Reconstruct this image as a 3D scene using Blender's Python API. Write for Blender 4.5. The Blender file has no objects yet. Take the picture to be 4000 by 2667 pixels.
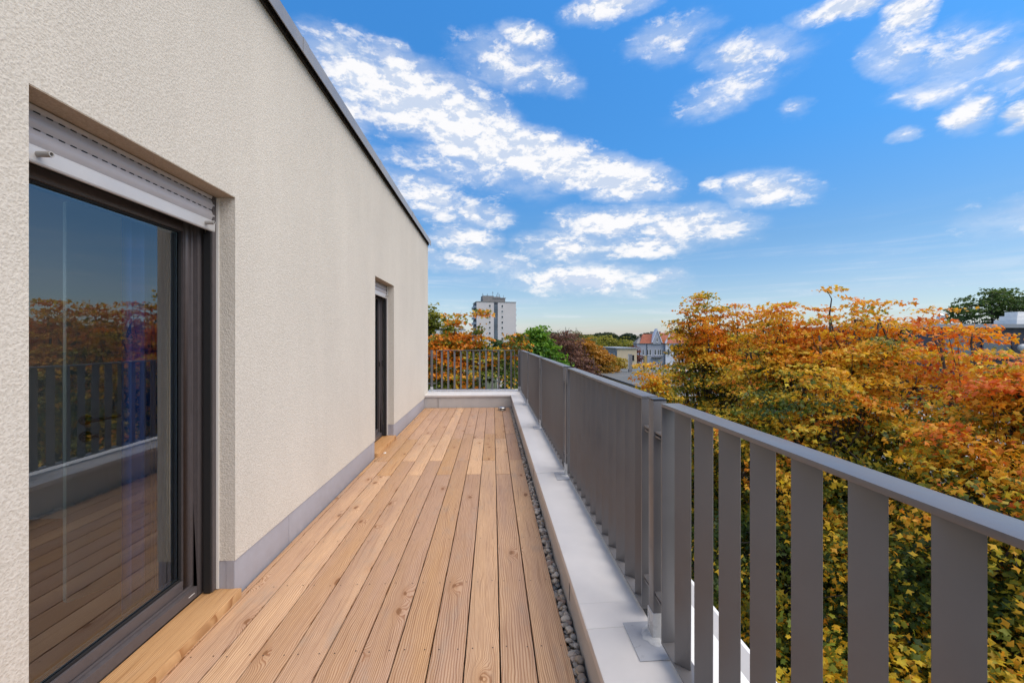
import bpy, math, random
import numpy as np
from mathutils import Vector, Matrix

random.seed(7)
R = math.radians
S = bpy.context.scene
COL = S.collection

# ------------------------------------------------------------------ camera
cam_d = bpy.data.cameras.new('camera')
cam = bpy.data.objects.new('camera', cam_d)
COL.objects.link(cam)
cam.location = (0, 0, 1.36)
cam.rotation_euler = (R(90), 0, R(-2.57))
cam_d.sensor_width = 36
cam_d.lens = 15.0
cam_d.shift_y = -0.0017
cam_d.clip_start = 0.05
cam_d.clip_end = 3000
S.camera = cam

# ------------------------------------------------------------------ shader helpers
class NT:
    def __init__(s, nt):
        s.nt = nt; s.n = nt.nodes; s.l = nt.links
    def node(s, t, **kw):
        n = s.n.new(t)
        for k, v in kw.items(): setattr(n, k, v)
        return n
    def put(s, sock, v):
        if isinstance(v, bpy.types.NodeSocket): s.l.new(v, sock)
        elif v is not None:
            if isinstance(v, (tuple, list)) and len(v) == 3 and sock.type == 'RGBA': v = (*v, 1)
            sock.default_value = v
    def math(s, op, a, b=None, c=None, clamp=False):
        n = s.node('ShaderNodeMath', operation=op, use_clamp=clamp)
        s.put(n.inputs[0], a); s.put(n.inputs[1], b)
        if c is not None: s.put(n.inputs[2], c)
        return n.outputs[0]
    def vmath(s, op, a, b=None):
        n = s.node('ShaderNodeVectorMath', operation=op)
        s.put(n.inputs[0], a)
        if b is not None: s.put(n.inputs[1], b)
        return n.outputs['Value'] if op in ('LENGTH', 'DOT_PRODUCT', 'DISTANCE') else n.outputs[0]
    def comb(s, x, y, z):
        n = s.node('ShaderNodeCombineXYZ')
        for i, v in enumerate((x, y, z)): s.put(n.inputs[i], v)
        return n.outputs[0]
    def sep(s, v):
        n = s.node('ShaderNodeSeparateXYZ'); s.put(n.inputs[0], v); return n.outputs
    def noise(s, vec, scale, detail=4, rough=.55, dist=0.0, col=False):
        n = s.node('ShaderNodeTexNoise'); s.put(n.inputs['Vector'], vec)
        s.put(n.inputs['Scale'], scale); n.inputs['Detail'].default_value = detail
        n.inputs['Roughness'].default_value = rough; n.inputs['Distortion'].default_value = dist
        return n.outputs['Color' if col else 'Fac']
    def ramp(s, f, stops, interp='LINEAR'):
        n = s.node('ShaderNodeValToRGB'); s.put(n.inputs[0], f)
        n.color_ramp.interpolation = interp
        el = n.color_ramp.elements
        while len(el) < len(stops): el.new(.5)
        for e, (p, c) in zip(el, stops):
            e.position = p; e.color = (*c, 1) if len(c) == 3 else c
        return n.outputs[0]
    def smooth(s, v, a, b, lo=0., hi=1.):
        n = s.node('ShaderNodeMapRange', interpolation_type='SMOOTHSTEP')
        s.put(n.inputs[0], v)
        for i, q in enumerate((a, b, lo, hi)): s.put(n.inputs[1 + i], q)
        return n.outputs[0]
    def mix(s, f, a, b, mode='MIX'):
        n = s.node('ShaderNodeMix', data_type='RGBA', blend_type=mode)
        s.put(n.inputs[0], f); s.put(n.inputs[6], a); s.put(n.inputs[7], b)
        return n.outputs[2]
    def bump(s, h, strength=.3, dist=.01, normal=None):
        n = s.node('ShaderNodeBump'); s.put(n.inputs['Height'], h)
        n.inputs['Strength'].default_value = strength; n.inputs['Distance'].default_value = dist
        if normal is not None: s.put(n.inputs['Normal'], normal)
        return n.outputs[0]

def material(name, color=(.5, .5, .5), rough=.6, metal=0., spec=.5, build=None):
    m = bpy.data.materials.new(name); m.use_nodes = True
    t = NT(m.node_tree)
    b = t.n['Principled BSDF']
    b.inputs['Base Color'].default_value = (*color, 1)
    b.inputs['Roughness'].default_value = rough
    b.inputs['Metallic'].default_value = metal
    b.inputs['Specular IOR Level'].default_value = spec
    if build: build(t, b)
    return m

def speckled(color, amt=.12, scale=20, rough=.6, spec=.4, bump=.0, bscale=300, bdist=.002, big=1.3, metal=0.):
    """a colour with soft uneven wear at two sizes and a fine relief"""
    def f(t, b):
        P = t.node('ShaderNodeTexCoord').outputs['Object']
        geo = t.node('ShaderNodeNewGeometry').outputs['Position']
        n1 = t.noise(geo, scale, 5, .6); n2 = t.noise(geo, big, 3, .5)
        s = t.math('ADD', t.math('MULTIPLY', n1, .5), t.math('MULTIPLY', n2, .5))
        c0 = tuple(v * (1 - amt * 1.6) for v in color); c1 = tuple(min(1, v * (1 + amt * 1.6)) for v in color)
        c = t.ramp(s, [(.3, c0), (.7, c1)])
        t.put(b.inputs['Base Color'], c)
        t.put(b.inputs['Roughness'], t.smooth(n1, .3, .7, rough - .08, rough + .08))
        if bump:
            h = t.noise(geo, bscale, 2, .5)
            t.put(b.inputs['Normal'], t.bump(h, bump, bdist))
    return f

# ------------------------------------------------------------------ world: clear autumn sky with broken cloud
SUN_AZ, SUN_EL = 114.0, 57.0       # clockwise from +Y (down the terrace), degrees
W = bpy.data.worlds.new('World'); S.world = W; W.use_nodes = True
w = NT(W.node_tree)
bg = w.n['Background']; bg.inputs['Strength'].default_value = 0.10
sky = w.node('ShaderNodeTexSky', sky_type='NISHITA')
sky.sun_disc = False
sky.sun_elevation = R(SUN_EL); sky.sun_rotation = R(SUN_AZ)
sky.altitude = 60; sky.air_density = 1.0; sky.dust_density = 0.6; sky.ozone_density = 2.5
D = w.vmath('NORMALIZE', w.node('ShaderNodeTexCoord').outputs['Generated'])
dx, dy, dz = w.sep(D)[0:3]
az = w.math('MULTIPLY', w.math('ARCTAN2', dx, dy), 180 / math.pi)
el = w.math('MULTIPLY', w.math('ARCSINE', dz), 180 / math.pi)
AE = w.comb(az, el, 0)
# richer blue, as the photograph is graded
skyc = w.node('ShaderNodeHueSaturation'); skyc.inputs['Saturation'].default_value = 1.16
w.put(skyc.inputs['Color'], sky.outputs[0])
skyc.inputs['Value'].default_value = 1.1
skyc = skyc.outputs[0]
skyc = w.mix(1.0, skyc, w.ramp(w.math('DIVIDE', el, 45, clamp=True),
        [(0, (.96, .90, 1.10)), (.06, (.94, .95, 1.05)), (.14, (.95, .96, 1.02)), (.26, (.80, .98, 1.08)), (.5, (.62, 1.22, 1.50)), (.85, (.68, 1.5, 1.85)), (1, (.72, 1.55, 1.85))]), 'MULTIPLY')
# cumulus banks: az, el, half width, half height, tilt, weight (degrees in the real sky)
CLOUDS = [(-11.5, 28.8, 8.8, 2.27, -14, 1.3), (-3.0, 26.0, 6.95, 2.59, -25, 1.3), (5.7, 23.2, 7.58, 1.78, -14, 1.4), (14.3, 20.7, 6.44, 1.5, -14, 1.4), (-18.4, 26.8, 2.29, 1.74, -20, 1), (-5.3, 21.8, 9.75, 1.9, -10, 0.55), (-8.5, 18.0, 5.35, 1.66, -20, 0.85), (-1.9, 16.4, 3.49, 1.18, -12, 0.85), (-4.2, 13.4, 3.75, 1.1, 0, 0.9), (-1.3, 10.4, 8.73, 1.13, -4, 0.7), (2.2, 32.9, 5.85, 1.56, -10, 0.72), (6.9, 32.0, 3.78, 1.05, -22, 0.7), (4.3, 35.3, 2.63, 0.78, -8, 1), (16.0, 37.5, 4.7, 0.93, 5, 1), (-19.2, 31.6, 3.78, 0.94, -6, 0.9), (-13.2, 33.5, 1.9, 0.35, -8, 0.7), (15.4, 14.9, 5.83, 1.28, -4, 1), (24.0, 13.9, 6.08, 1.44, -5, 0.95), (19.8, 11.8, 5.07, 1.07, 0, 0.9), (9.2, 12.3, 4.61, 1.33, 0, 0.85), (12.1, 8.0, 8.53, 1.36, -3, 0.95), (20.9, 7.9, 2.64, 0.65, 0, 0.8), (33.1, 16.8, 3.68, 1.2, -10, 0.9), (27.9, 18.0, 1.34, 0.57, 0, 0.65), (22.9, 33.4, 4.11, 1.3, 0, 0.68), (30.2, 27.9, 5.04, 1.38, 12, 0.68), (32.0, 30.1, 4.21, 1.3, -8, 0.7), (40.5, 31.6, 3.27, 0.67, -3, 1), (45.6, 29.3, 1.41, 1.37, -20, 1), (44.5, 26.6, 2.01, 1.4, -40, 0.75), (49.1, 24.5, 3.32, 1.7, -14, 0.58), (52.2, 22.6, 1.71, 1.6, 0, 0.58), (47.4, 22.4, 2.79, 0.7, -10, 0.65), (49.7, 19.9, 1.36, 0.99, 25, 0.85), (52.4, 18.6, 0.97, 0.68, 0, 0.9), (45.3, 19.6, 0.88, 0.42, 0, 0.65), (36.3, 24.2, 1.13, 0.57, 0, 0.55),
          (70, 22, 9, 3, -10, .9), (88, 30, 12, 3, 8, .8), (112, 18, 14, 3, 5, .8), (-45, 24, 12, 3, 0, .9), (-80, 20, 14, 4, 6, .8), (150, 25, 16, 4, -8, .8), (-130, 28, 18, 4, 8, .8), (66, 44, 9, 4, 10, .7), (100, 52, 14, 5, 0, .7), (0, 55, 12, 5, 10, .7), (-60, 50, 14, 5, -10, .7), (170, 55, 20, 6, 0, .7), (60, 11, 8, 1.4, 4, .7)]
warp = w.vmath('MULTIPLY', w.vmath('SUBTRACT', w.noise(w.vmath('MULTIPLY', AE, (.22, .42, 1)), 1.0, 4, .6, col=True), (.5, .5, .5)), (4.2, 2.0, 0))
AEw = w.vmath('ADD', AE, warp)
acc = None
for (a, e, rx, ry, tl, st) in CLOUDS:
    mp = w.node('ShaderNodeMapping', vector_type='TEXTURE')
    mp.inputs['Location'].default_value = (a, e, 0)
    mp.inputs['Rotation'].default_value = (0, 0, R(tl))
    mp.inputs['Scale'].default_value = (rx * 1.95, ry * 2.35, 1)
    w.put(mp.inputs['Vector'], AEw)
    q = w.vmath('LENGTH', mp.outputs[0])
    v = w.math('MULTIPLY_ADD', q, -st, st)
    acc = v if acc is None else w.math('MAXIMUM', acc, v)
blob = w.math('MAXIMUM', acc, 0.0)
def finef(v):
    a_ = w.noise(w.vmath('MULTIPLY', v, (.24, .52, 1)), 1.0, 6, .6, .3)
    b_ = w.noise(w.vmath('MULTIPLY', v, (1.0, 1.9, 1)), 1.0, 7, .66, .5)
    return w.math('ADD', w.math('MULTIPLY', a_, .74), w.math('MULTIPLY', b_, .26))
fine = finef(AE)
fine_up = finef(w.vmath('ADD', AE, (.3, .9, 0)))
d0 = w.math('ADD', w.math('MULTIPLY', blob, 1.35), w.math('MULTIPLY', w.math('SUBTRACT', fine, .52), 2.5))
gate = w.smooth(blob, 0.0, .25)
core = w.math('MULTIPLY', w.smooth(d0, .20, .98), gate)
veil = w.math('MULTIPLY', w.smooth(w.math('ADD', blob, w.math('MULTIPLY', w.math('SUBTRACT', w.noise(w.vmath('MULTIPLY', AE, (.12, .3, 1)), 1.0, 5, .6), .5), .9)), .02, .62), .50)
dens = w.math('MAXIMUM', core, w.math('MULTIPLY', veil, gate))
# broken cloud goes on out of view, thickened to whiten the blue skylight
zc = w.math('ADD', w.math('MAXIMUM', dz, 0.0), .22)
PP = w.comb(w.math('DIVIDE', dx, zc), w.math('DIVIDE', dy, zc), 0)
gen = w.noise(PP, 1.7, 8, .58, .3)
azd = w.math('ABSOLUTE', w.math('SUBTRACT', az, 13.0))
om = w.math('MAXIMUM', w.smooth(azd, 44, 56), w.smooth(el, 41, 50))
gen = w.math('MULTIPLY', w.math('MULTIPLY', w.smooth(gen, .43, .66), .92), om)
dens = w.math('MAXIMUM', dens, gen)
# thin high streaks, thicker towards the horizon
wisp = w.noise(w.vmath('MULTIPLY', AE, (.05, .9, 1)), 1.0, 6, .6, .5)
wisp = w.math('MULTIPLY', w.smooth(wisp, .42, .75), w.smooth(el, 0, 15, .62, .0))
dens = w.math('MAXIMUM', dens, wisp)
shade = w.noise(w.vmath('MULTIPLY', AE, (.2, .5, 1)), 1.0, 4, .5)
under = w.smooth(w.math('ADD', w.math('SUBTRACT', fine, fine_up), w.math('MULTIPLY', w.math('SUBTRACT', shade, .5), .25)), -.075, .045)
ccol = w.mix(w.math('MULTIPLY', under, w.smooth(d0, .2, .9, .6, 1.)), (5.2, 5.9, 7.2), (8.3, 8.2, 8.2))
final = w.mix(w.math('MULTIPLY', dens, .95), skyc, ccol)
w.put(bg.inputs['Color'], final)

# ------------------------------------------------------------------ sun: soft, through thin cloud
sd = bpy.data.lights.new('sun', 'SUN'); sd.energy = 3.3; sd.angle = R(70); sd.color = (1, .84, .66)
so = bpy.data.objects.new('sun', sd); COL.objects.link(so)
sdir = Vector((math.sin(R(SUN_AZ)) * math.cos(R(SUN_EL)), math.cos(R(SUN_AZ)) * math.cos(R(SUN_EL)), math.sin(R(SUN_EL))))
so.rotation_euler = (-sdir).to_track_quat('-Z', 'Y').to_euler()

S.view_settings.view_transform = 'Standard'; S.view_settings.look = 'None'
S.view_settings.exposure = 0.30; S.view_settings.gamma = 1.0
S.view_settings.use_curve_mapping = False
S.render.engine = 'CYCLES'
S.cycles.max_bounces = 8; S.cycles.transparent_max_bounces = 12
S.cycles.diffuse_bounces = 4

# ------------------------------------------------------------------ object helpers
GROUND = -11.6
ORG = {}

def tag(o, label=None, cat=None, group=None, kind=None):
    if label: o['label'] = label
    if cat: o['category'] = cat
    if group: o['group'] = group
    if kind: o['kind'] = kind
    return o

def thing(name, loc, label=None, cat=None, group=None, kind=None, rz=0.):
    o = bpy.data.objects.new(name, None); COL.objects.link(o)
    o.location = loc; o.rotation_euler = (0, 0, rz); o.empty_display_size = .2
    ORG[o] = Vector(loc)
    return tag(o, label, cat, group, kind)

def link(name, me, parent=None, loc=(0, 0, 0), rz=0.):
    """loc is a world position for things that are not rotated"""
    o = bpy.data.objects.new(name, me); COL.objects.link(o)
    loc = Vector(loc)
    ORG[o] = loc
    if parent is not None:
        o.parent = parent; o.location = loc - ORG[parent]
    else: o.location = loc
    o.rotation_euler = (0, 0, rz)
    return o

class MB:
    """collects faces for one mesh"""
    def __init__(s): s.v = []; s.f = []; s.m = []
    def quad(s, a, b, c, d, mi=0):
        i = len(s.v); s.v += [a, b, c, d]; s.f.append((i, i + 1, i + 2, i + 3)); s.m.append(mi)
    def box(s, x0, x1, y0, y1, z0, z1, mi=0, M=None):
        i = len(s.v)
        p = [(x, y, z) for z in (z0, z1) for y in (y0, y1) for x in (x0, x1)]
        if M is not None: p = [tuple(M @ Vector(q)) for q in p]
        s.v += p
        for f in ((0, 2, 3, 1), (4, 5, 7, 6), (0, 1, 5, 4), (2, 6, 7, 3), (0, 4, 6, 2), (1, 3, 7, 5)):
            s.f.append(tuple(i + k for k in f)); s.m.append(mi)
        return s
    def prism(s, pts, a, b, axis='Y', mi=0):
        """pts: outline in the plane across the axis, extruded from a to b"""
        i = len(s.v); n = len(pts)
        for t in (a, b):
            for p, q in pts:
                s.v.append({'Y': (p, t, q), 'X': (t, p, q), 'Z': (p, q, t)}[axis])
        for k in range(n):
            k2 = (k + 1) % n
            s.f.append((i + k, i + k2, i + n + k2, i + n + k)); s.m.append(mi)
        s.f.append(tuple(i + k for k in range(n))[::-1]); s.m.append(mi)
        s.f.append(tuple(i + n + k for k in range(n))); s.m.append(mi)
        return s
    def tube(s, path, radii, n=8, cap=True, mi=0):
        rings = []
        for k, p in enumerate(path):
            p = Vector(p)
            d = (Vector(path[min(k + 1, len(path) - 1)]) - Vector(path[max(k - 1, 0)])).normalized()
            u = d.orthogonal().normalized() if k == 0 else (u0 - d * u0.dot(d)).normalized()
            u0 = u; w_ = d.cross(u)
            i = len(s.v); r = radii[k] if hasattr(radii, '__len__') else radii
            for j in range(n):
                a = 2 * math.pi * j / n
                s.v.append(tuple(p + u * (math.cos(a) * r) + w_ * (math.sin(a) * r)))
            rings.append(i)
        for a, b in zip(rings, rings[1:]):
            for j in range(n):
                j2 = (j + 1) % n
                s.f.append((a + j, a + j2, b + j2, b + j)); s.m.append(mi)
        if cap:
            s.f.append(tuple(rings[0] + j for j in range(n))[::-1]); s.m.append(mi)
            s.f.append(tuple(rings[-1] + j for j in range(n))); s.m.append(mi)
        return s
    def mesh(s, name, mats, smooth=False, bevel=0., org=(0, 0, 0)):
        me = bpy.data.meshes.new(name)
        ox, oy, oz = org
        me.from_pydata([(x - ox, y - oy, z - oz) for x, y, z in s.v], [], s.f)
        for m in (mats if isinstance(mats, (list, tuple)) else [mats]): me.materials.append(m)
        if any(s.m): me.polygons.foreach_set('material_index', s.m)
        me.update()
        import bmesh
        bm = bmesh.new(); bm.from_mesh(me)
        if bevel:
            bmesh.ops.remove_doubles(bm, verts=bm.verts, dist=1e-6)
            bmesh.ops.recalc_face_normals(bm, faces=bm.faces)
            ed = [e for e in bm.edges if len(e.link_faces) == 2 and e.calc_face_angle(0) > .5]
            bmesh.ops.bevel(bm, geom=ed, offset=bevel, segments=2, affect='EDGES', profile=.6)
        else:
            bmesh.ops.recalc_face_normals(bm, faces=bm.faces)
        bm.to_mesh(me); bm.free()
        if smooth: me.shade_smooth()
        elif bevel:
            me.shade_smooth(); me.set_sharp_from_angle(angle=R(50))
        return me
    def build(s, name, mats, parent=None, org=None, **kw):
        """verts are world coordinates; the object origin goes to org (or the parent's origin)"""
        if org is None: org = ORG[parent] if parent is not None else (0, 0, 0)
        return link(name, s.mesh(name, mats, org=org, **kw), parent, org)

def cyl(x, y, z0, z1, r, n=20, mb=None, mi=0):
    mb = mb or MB()
    mb.prism([(x + r * math.cos(2 * math.pi * k / n), y + r * math.sin(2 * math.pi * k / n)) for k in range(n)], z0, z1, 'Z', mi)
    return mb

# ------------------------------------------------------------------ materials
def stucco_f(col, rel=.52):
    def f(t, b):
        P = t.node('ShaderNodeNewGeometry').outputs['Position']
        n1 = t.noise(P, 135, 3, .55, .6)
        n2 = t.noise(P, 38, 3, .5, .3)
        vo = t.node('ShaderNodeTexVoronoi', feature='SMOOTH_F1'); t.put(vo.inputs['Vector'], t.vmath('ADD', P, t.vmath('MULTIPLY', t.noise(P, 60, 2, col=True), (.014, .014, .014)))); vo.inputs['Scale'].default_value = 120
        h = t.math('ADD', t.math('MULTIPLY', n1, .75), t.math('ADD', t.math('MULTIPLY', n2, .2), t.math('MULTIPLY', vo.outputs[0], .7)))
        t.put(b.inputs['Normal'], t.bump(h, rel, .0052))
        big = t.noise(P, .9, 4, .55)
        st = t.noise(t.vmath('MULTIPLY', P, (1, 1.6, .35)), 1.3, 4, .6)
        s = t.math('MULTIPLY', t.math('ADD', big, st), .5)
        c = t.ramp(s, [(.3, tuple(v * .90 for v in col)), (.7, tuple(min(1, v * 1.06) for v in col))])
        c = t.mix(t.smooth(h, .55, .95), t.mix(1, c, (.86, .85, .83), 'MULTIPLY'), c)
        t.put(b.inputs['Base Color'], c)
    return f
M = {}
M['stucco'] = material('cream stucco', rough=.92, spec=.2, build=stucco_f((.665, .618, .545)))
M['lintel'] = material('brown soffit stucco', build=stucco_f((.42, .34, .26), .25), rough=.85)  # darker and browner than the wall stucco
M['plinth'] = material('grey plinth board', rough=.6, build=speckled((.345, .34, .375), .07, 14, .55, bump=.12, bscale=60))
M['parapet'] = material('grey parapet sheet', build=speckled((.46, .445, .43), .06, 8, .5, bump=.05, bscale=30))
M['coping'] = material('pale grey coping sheet', build=speckled((.60, .575, .56), .06, 6, .42, bump=.05, bscale=16))
M['ledge'] = material('white ledge sheet', build=speckled((.8, .79, .76), .03, 6, .4))
M['membrane'] = material('blue grey liquid membrane', build=speckled((.37, .38, .41), .05, 30, .35, bump=.2, bscale=70, bdist=.002))
M['resin'] = material('pale grey resin collar', build=speckled((.50, .50, .50), .06, 30, .3, bump=.5, bscale=90, bdist=.003))
M['steel'] = material('anthracite powder coated steel', spec=.7, build=speckled((.124, .120, .124), .05, 9, .38, bump=.10, bscale=420, bdist=.0006, big=2))
M['steeld'] = material('dark post cap plastic', (.03, .03, .035), .35)
M['zinc'] = material('weathered zinc flashing', build=speckled((.27, .27, .28), .12, 5, .4, metal=.5))
M['darkgap'] = material('black gap shade', (.012, .011, .01), .8)  # flat black standing in for shade in gaps
M['bolt'] = material('stainless steel', (.62, .61, .6), .25, 1.)
M['shutter'] = material('pale grey shutter aluminium', build=speckled((.44, .415, .425), .04, 10, .38))
M['shutterbar'] = material('light grey shutter end bar', build=speckled((.55, .545, .55), .04, 8, .4))
M['peg'] = material('grey plastic stop peg', (.40, .38, .36), .45)
M['frame'] = material('brown grey window foil', build=speckled((.088, .076, .078), .10, 40, .4, bump=.12, bscale=900, bdist=.0005))
M['spacer'] = material('pale blue glazing spacer', (.42, .50, .55), .35, .3)
M['gasket'] = material('black rubber gasket', (.012, .012, .013), .6)
M['bead'] = material('white plaster bead', (.72, .70, .66), .5)
M['handle'] = material('dark bronze handle metal', (.10, .085, .065), .3, .9)
M['floor_in'] = material('dark interior parquet', (.22, .11, .055), .45)
M['room'] = material('grey beige interior plaster', (.50, .46, .42), .9)  # one even grey beige tone
M['leafdoor'] = material('pale green white door lacquer', (.74, .84, .72), .4)
M['bluecloth'] = material('blue curtain cloth', (.04, .20, .70), .8)
M['netcloth'] = material('cream curtain cloth', (.55, .50, .40), .85)

def glass_f(t, b):
    out = t.n['Material Output']
    fr = t.node('ShaderNodeFresnel'); fr.inputs['IOR'].default_value = 2.4
    nz = t.noise(t.vmath('MULTIPLY', t.node('ShaderNodeNewGeometry').outputs['Position'], (1, 1.4, .9)), 3.2, 2, .5)
    nrm = t.bump(nz, .05, .004)
    gl = t.node('ShaderNodeBsdfGlossy'); gl.inputs['Roughness'].default_value = .0; gl.inputs['Color'].default_value = (.9, .93, .97, 1)
    t.put(gl.inputs['Normal'], nrm)
    tr = t.node('ShaderNodeBsdfTransparent'); tr.inputs['Color'].default_value = (.93, .97, .94, 1)
    mx = t.node('ShaderNodeMixShader')
    t.put(mx.inputs[0], fr.outputs[0]); t.put(mx.inputs[1], tr.outputs[0]); t.put(mx.inputs[2], gl.outputs[0])
    t.put(out.inputs['Surface'], mx.outputs[0])
M['glass'] = material('double glazing', build=glass_f)
def farglass_f(t, b):
    oi = t.node('ShaderNodeObjectInfo').outputs['Random']
    t.put(b.inputs['Base Color'], t.ramp(oi, [(0, (.02, .025, .03)), (.7, (.05, .06, .07)), (1, (.16, .18, .2))]))
M['farglass'] = material('distant window glass', rough=.12, build=farglass_f)

def wood_f(pal, wear=1.):
    def f(t, b):
        P = t.node('ShaderNodeTexCoord').outputs['Object']
        oi = t.node('ShaderNodeObjectInfo'); rnd = oi.outputs['Random']
        off = t.comb(t.math('MULTIPLY', rnd, 37.1), t.math('MULTIPLY', rnd, 91.7), t.math('MULTIPLY', rnd, 13.3))
        Q = t.vmath('ADD', P, off)
        # knots: sparse cells that bend the grain round them
        vo = t.node('ShaderNodeTexVoronoi', feature='F1', voronoi_dimensions='2D')
        kq = t.vmath('MULTIPLY', t.vmath('ADD', Q, t.vmath('MULTIPLY', t.noise(Q, 9, 2, col=True), (.03, .05, 0))), (7.5, 3.4, 1))
        t.put(vo.inputs['Vector'], kq); vo.inputs['Scale'].default_value = 1.0
        kd = vo.outputs['Distance']
        has = t.math('GREATER_THAN', t.sep(vo.outputs['Color'])[0], .80)
        size = t.math('MULTIPLY_ADD', t.sep(vo.outputs['Color'])[1], .07, .055)
        near = t.math('MULTIPLY', has, t.smooth(kd, .0, .42, 1., 0.))
        core = t.math('MULTIPLY', has, t.smooth(t.math('SUBTRACT', kd, size), -.03, .02, 1., 0.))
        # long grain: rings seen on the flat face, pushed aside by knots
        X, Y, Z = t.sep(Q)[0:3]
        sway = t.noise(t.vmath('MULTIPLY', Q, (2.2, .75, 1)), 2.2, 3, .55)
        u = t.math('ADD', X, t.math('ADD', t.math('MULTIPLY', sway, .075), t.math('MULTIPLY', near, .05)))
        u = t.math('ADD', u, t.math('MULTIPLY', t.noise(t.vmath('MULTIPLY', Q, (8, 1.2, 1)), 1.4, 3, .6), .006))
        dens = t.math('MULTIPLY_ADD', t.math('FRACT', t.math('MULTIPLY', rnd, 17.3)), 70., 80.)
        ring = t.math('FRACT', t.math('MULTIPLY', u, dens))
        late = t.smooth(ring, .45, .95)
        late = t.math('MULTIPLY', late, t.smooth(ring, 1.0, .96))
        fib = t.noise(t.vmath('MULTIPLY', Q, (420, 9, 1)), 1, 3, .6)
        groove = t.noise(t.vmath('MULTIPLY', t.comb(u, Y, 0), (160, 1.6, 1)), 1, 2, .5)
        tone = t.noise(t.vmath('MULTIPLY', Q, (6, .9, 1)), 1.3, 4, .6)
        k = t.math('ADD', t.math('MULTIPLY', tone, .5), t.math('MULTIPLY', rnd, .5))
        base = t.ramp(k, [(.25, pal[0]), (.5, pal[1]), (.75, pal[2])])
        c = t.mix(t.math('MULTIPLY', late, .95), base, t.mix(1, base, (.62, .48, .37), 'MULTIPLY'))
        c = t.mix(t.smooth(fib, .35, .75, 0, .48), c, t.mix(1, c, (.66, .58, .5), 'MULTIPLY'))
        c = t.mix(t.smooth(groove, .53, .70, 0., .6), c, t.mix(1, c, (.55, .45, .38), 'MULTIPLY'))
        c = t.mix(t.math('MULTIPLY', near, .35), c, t.mix(1, c, (.78, .60, .44), 'MULTIPLY'))
        c = t.mix(t.math('MULTIPLY', core, .82), c, (.20, .085, .03))
        # grey weathering and grubby patches
        gr = t.noise(t.vmath('MULTIPLY', Q, (3, 1.1, 1)), 2.6, 5, .65)
        c = t.mix(t.smooth(gr, .54, .74, 0, .38 * wear), c, (.31, .25, .20))
        t.put(b.inputs['Base Color'], c)
        t.put(b.inputs['Roughness'], t.smooth(tone, .3, .7, .52, .66))
        h = t.math('ADD', t.math('MULTIPLY', late, .8), t.math('ADD', t.math('MULTIPLY', groove, 1.1), t.math('MULTIPLY', fib, .35)))
        t.put(b.inputs['Normal'], t.bump(h, .45, .0016))
    return f
M['larch'] = material('larch decking', spec=.3, build=wood_f([(.55, .335, .170), (.50, .325, .222), (.69, .46, .28)]))
M['larchstep'] = material('oiled larch step', spec=.35, build=wood_f([(.50, .24, .08), (.56, .30, .12), (.60, .36, .17)], .3))
M['screw'] = material('sunk screw hole', (.045, .03, .02), .5)

def pebble_f(t, b):
    r = t.node('ShaderNodeObjectInfo').outputs['Random']
    a = t.node('ShaderNodeAttribute', attribute_name='tint'); 
    r2 = t.math('FRACT', t.math('ADD', t.math('MULTIPLY', r, 7.3), a.outputs['Fac']))
    c = t.ramp(r2, [(0, (.28, .26, .24)), (.25, (.66, .60, .52)), (.45, (.28, .25, .23)), (.6, (.52, .40, .28)), (.75, (.60, .56, .50)), (.9, (.38, .26, .20)), (1, (.22, .21, .20))])
    P = t.node('ShaderNodeTexCoord').outputs['Object']
    n = t.noise(P, 90, 5, .65)
    c = t.mix(t.smooth(n, .35, .7, 0, .6), c, t.mix(1, c, (.5, .48, .45), 'MULTIPLY'))
    t.put(b.inputs['Base Color'], c)
    t.put(b.inputs['Normal'], t.bump(n, .3, .002))
M['pebble'] = material('river pebble', rough=.6, build=pebble_f)
M['gravelbed'] = material('drainage gravel bed', rough=.9, build=speckled((.09, .08, .07), .5, 120, .8, bump=.8, bscale=90, bdist=.01))

def leaf_material(name):
    m = bpy.data.materials.new(name); m.use_nodes = True
    t = NT(m.node_tree); t.n.remove(t.n['Principled BSDF']); out = t.n['Material Output']
    a = t.node('ShaderNodeAttribute', attribute_name='leaf').outputs['Color']
    n = t.noise(t.node('ShaderNodeNewGeometry').outputs['Position'], 22, 3, .6)
    c = t.mix(t.smooth(n, .35, .65, 0, .4), a, t.mix(1, a, (.72, .62, .5), 'MULTIPLY'))
    p = t.node('ShaderNodeBsdfPrincipled'); t.put(p.inputs['Base Color'], c); p.inputs['Roughness'].default_value = .48
    p.inputs['Specular IOR Level'].default_value = .35
    tl = t.node('ShaderNodeBsdfTranslucent'); t.put(tl.inputs['Color'], c)
    mx = t.node('ShaderNodeMixShader'); mx.inputs[0].default_value = .42
    t.put(mx.inputs[1], p.outputs[0]); t.put(mx.inputs[2], tl.outputs[0])
    t.put(out.inputs['Surface'], mx.outputs[0])
    return m
M['leaf'] = leaf_material('tree leaf')
M['bark'] = material('tree bark', rough=.9, build=speckled((.065, .052, .042), .35, 30, .85, bump=.6, bscale=40, bdist=.02))
M['asphalt'] = material('street asphalt', rough=.9, build=speckled((.055, .055, .057), .15, 4, .85))
M['paving'] = material('pavement slabs', rough=.9, build=speckled((.26, .25, .235), .12, 3, .85))
M['grass'] = material('lawn and fallen leaves', rough=.95, build=speckled((.06, .075, .025), .4, 1.2, .9))
M['kerb'] = material('granite kerb', rough=.8, build=speckled((.30, .29, .28), .15, 6, .8))
M['ochre'] = material('ochre render', rough=.9, build=speckled((.40, .285, .12), .08, 2, .9))
M['flatroof'] = material('bitumen roof sheet', rough=.85, build=speckled((.125, .13, .125), .16, .35, .8, big=.12))
M['white'] = material('white paint', rough=.6, build=speckled((.72, .72, .70), .05, 3, .6))
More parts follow.
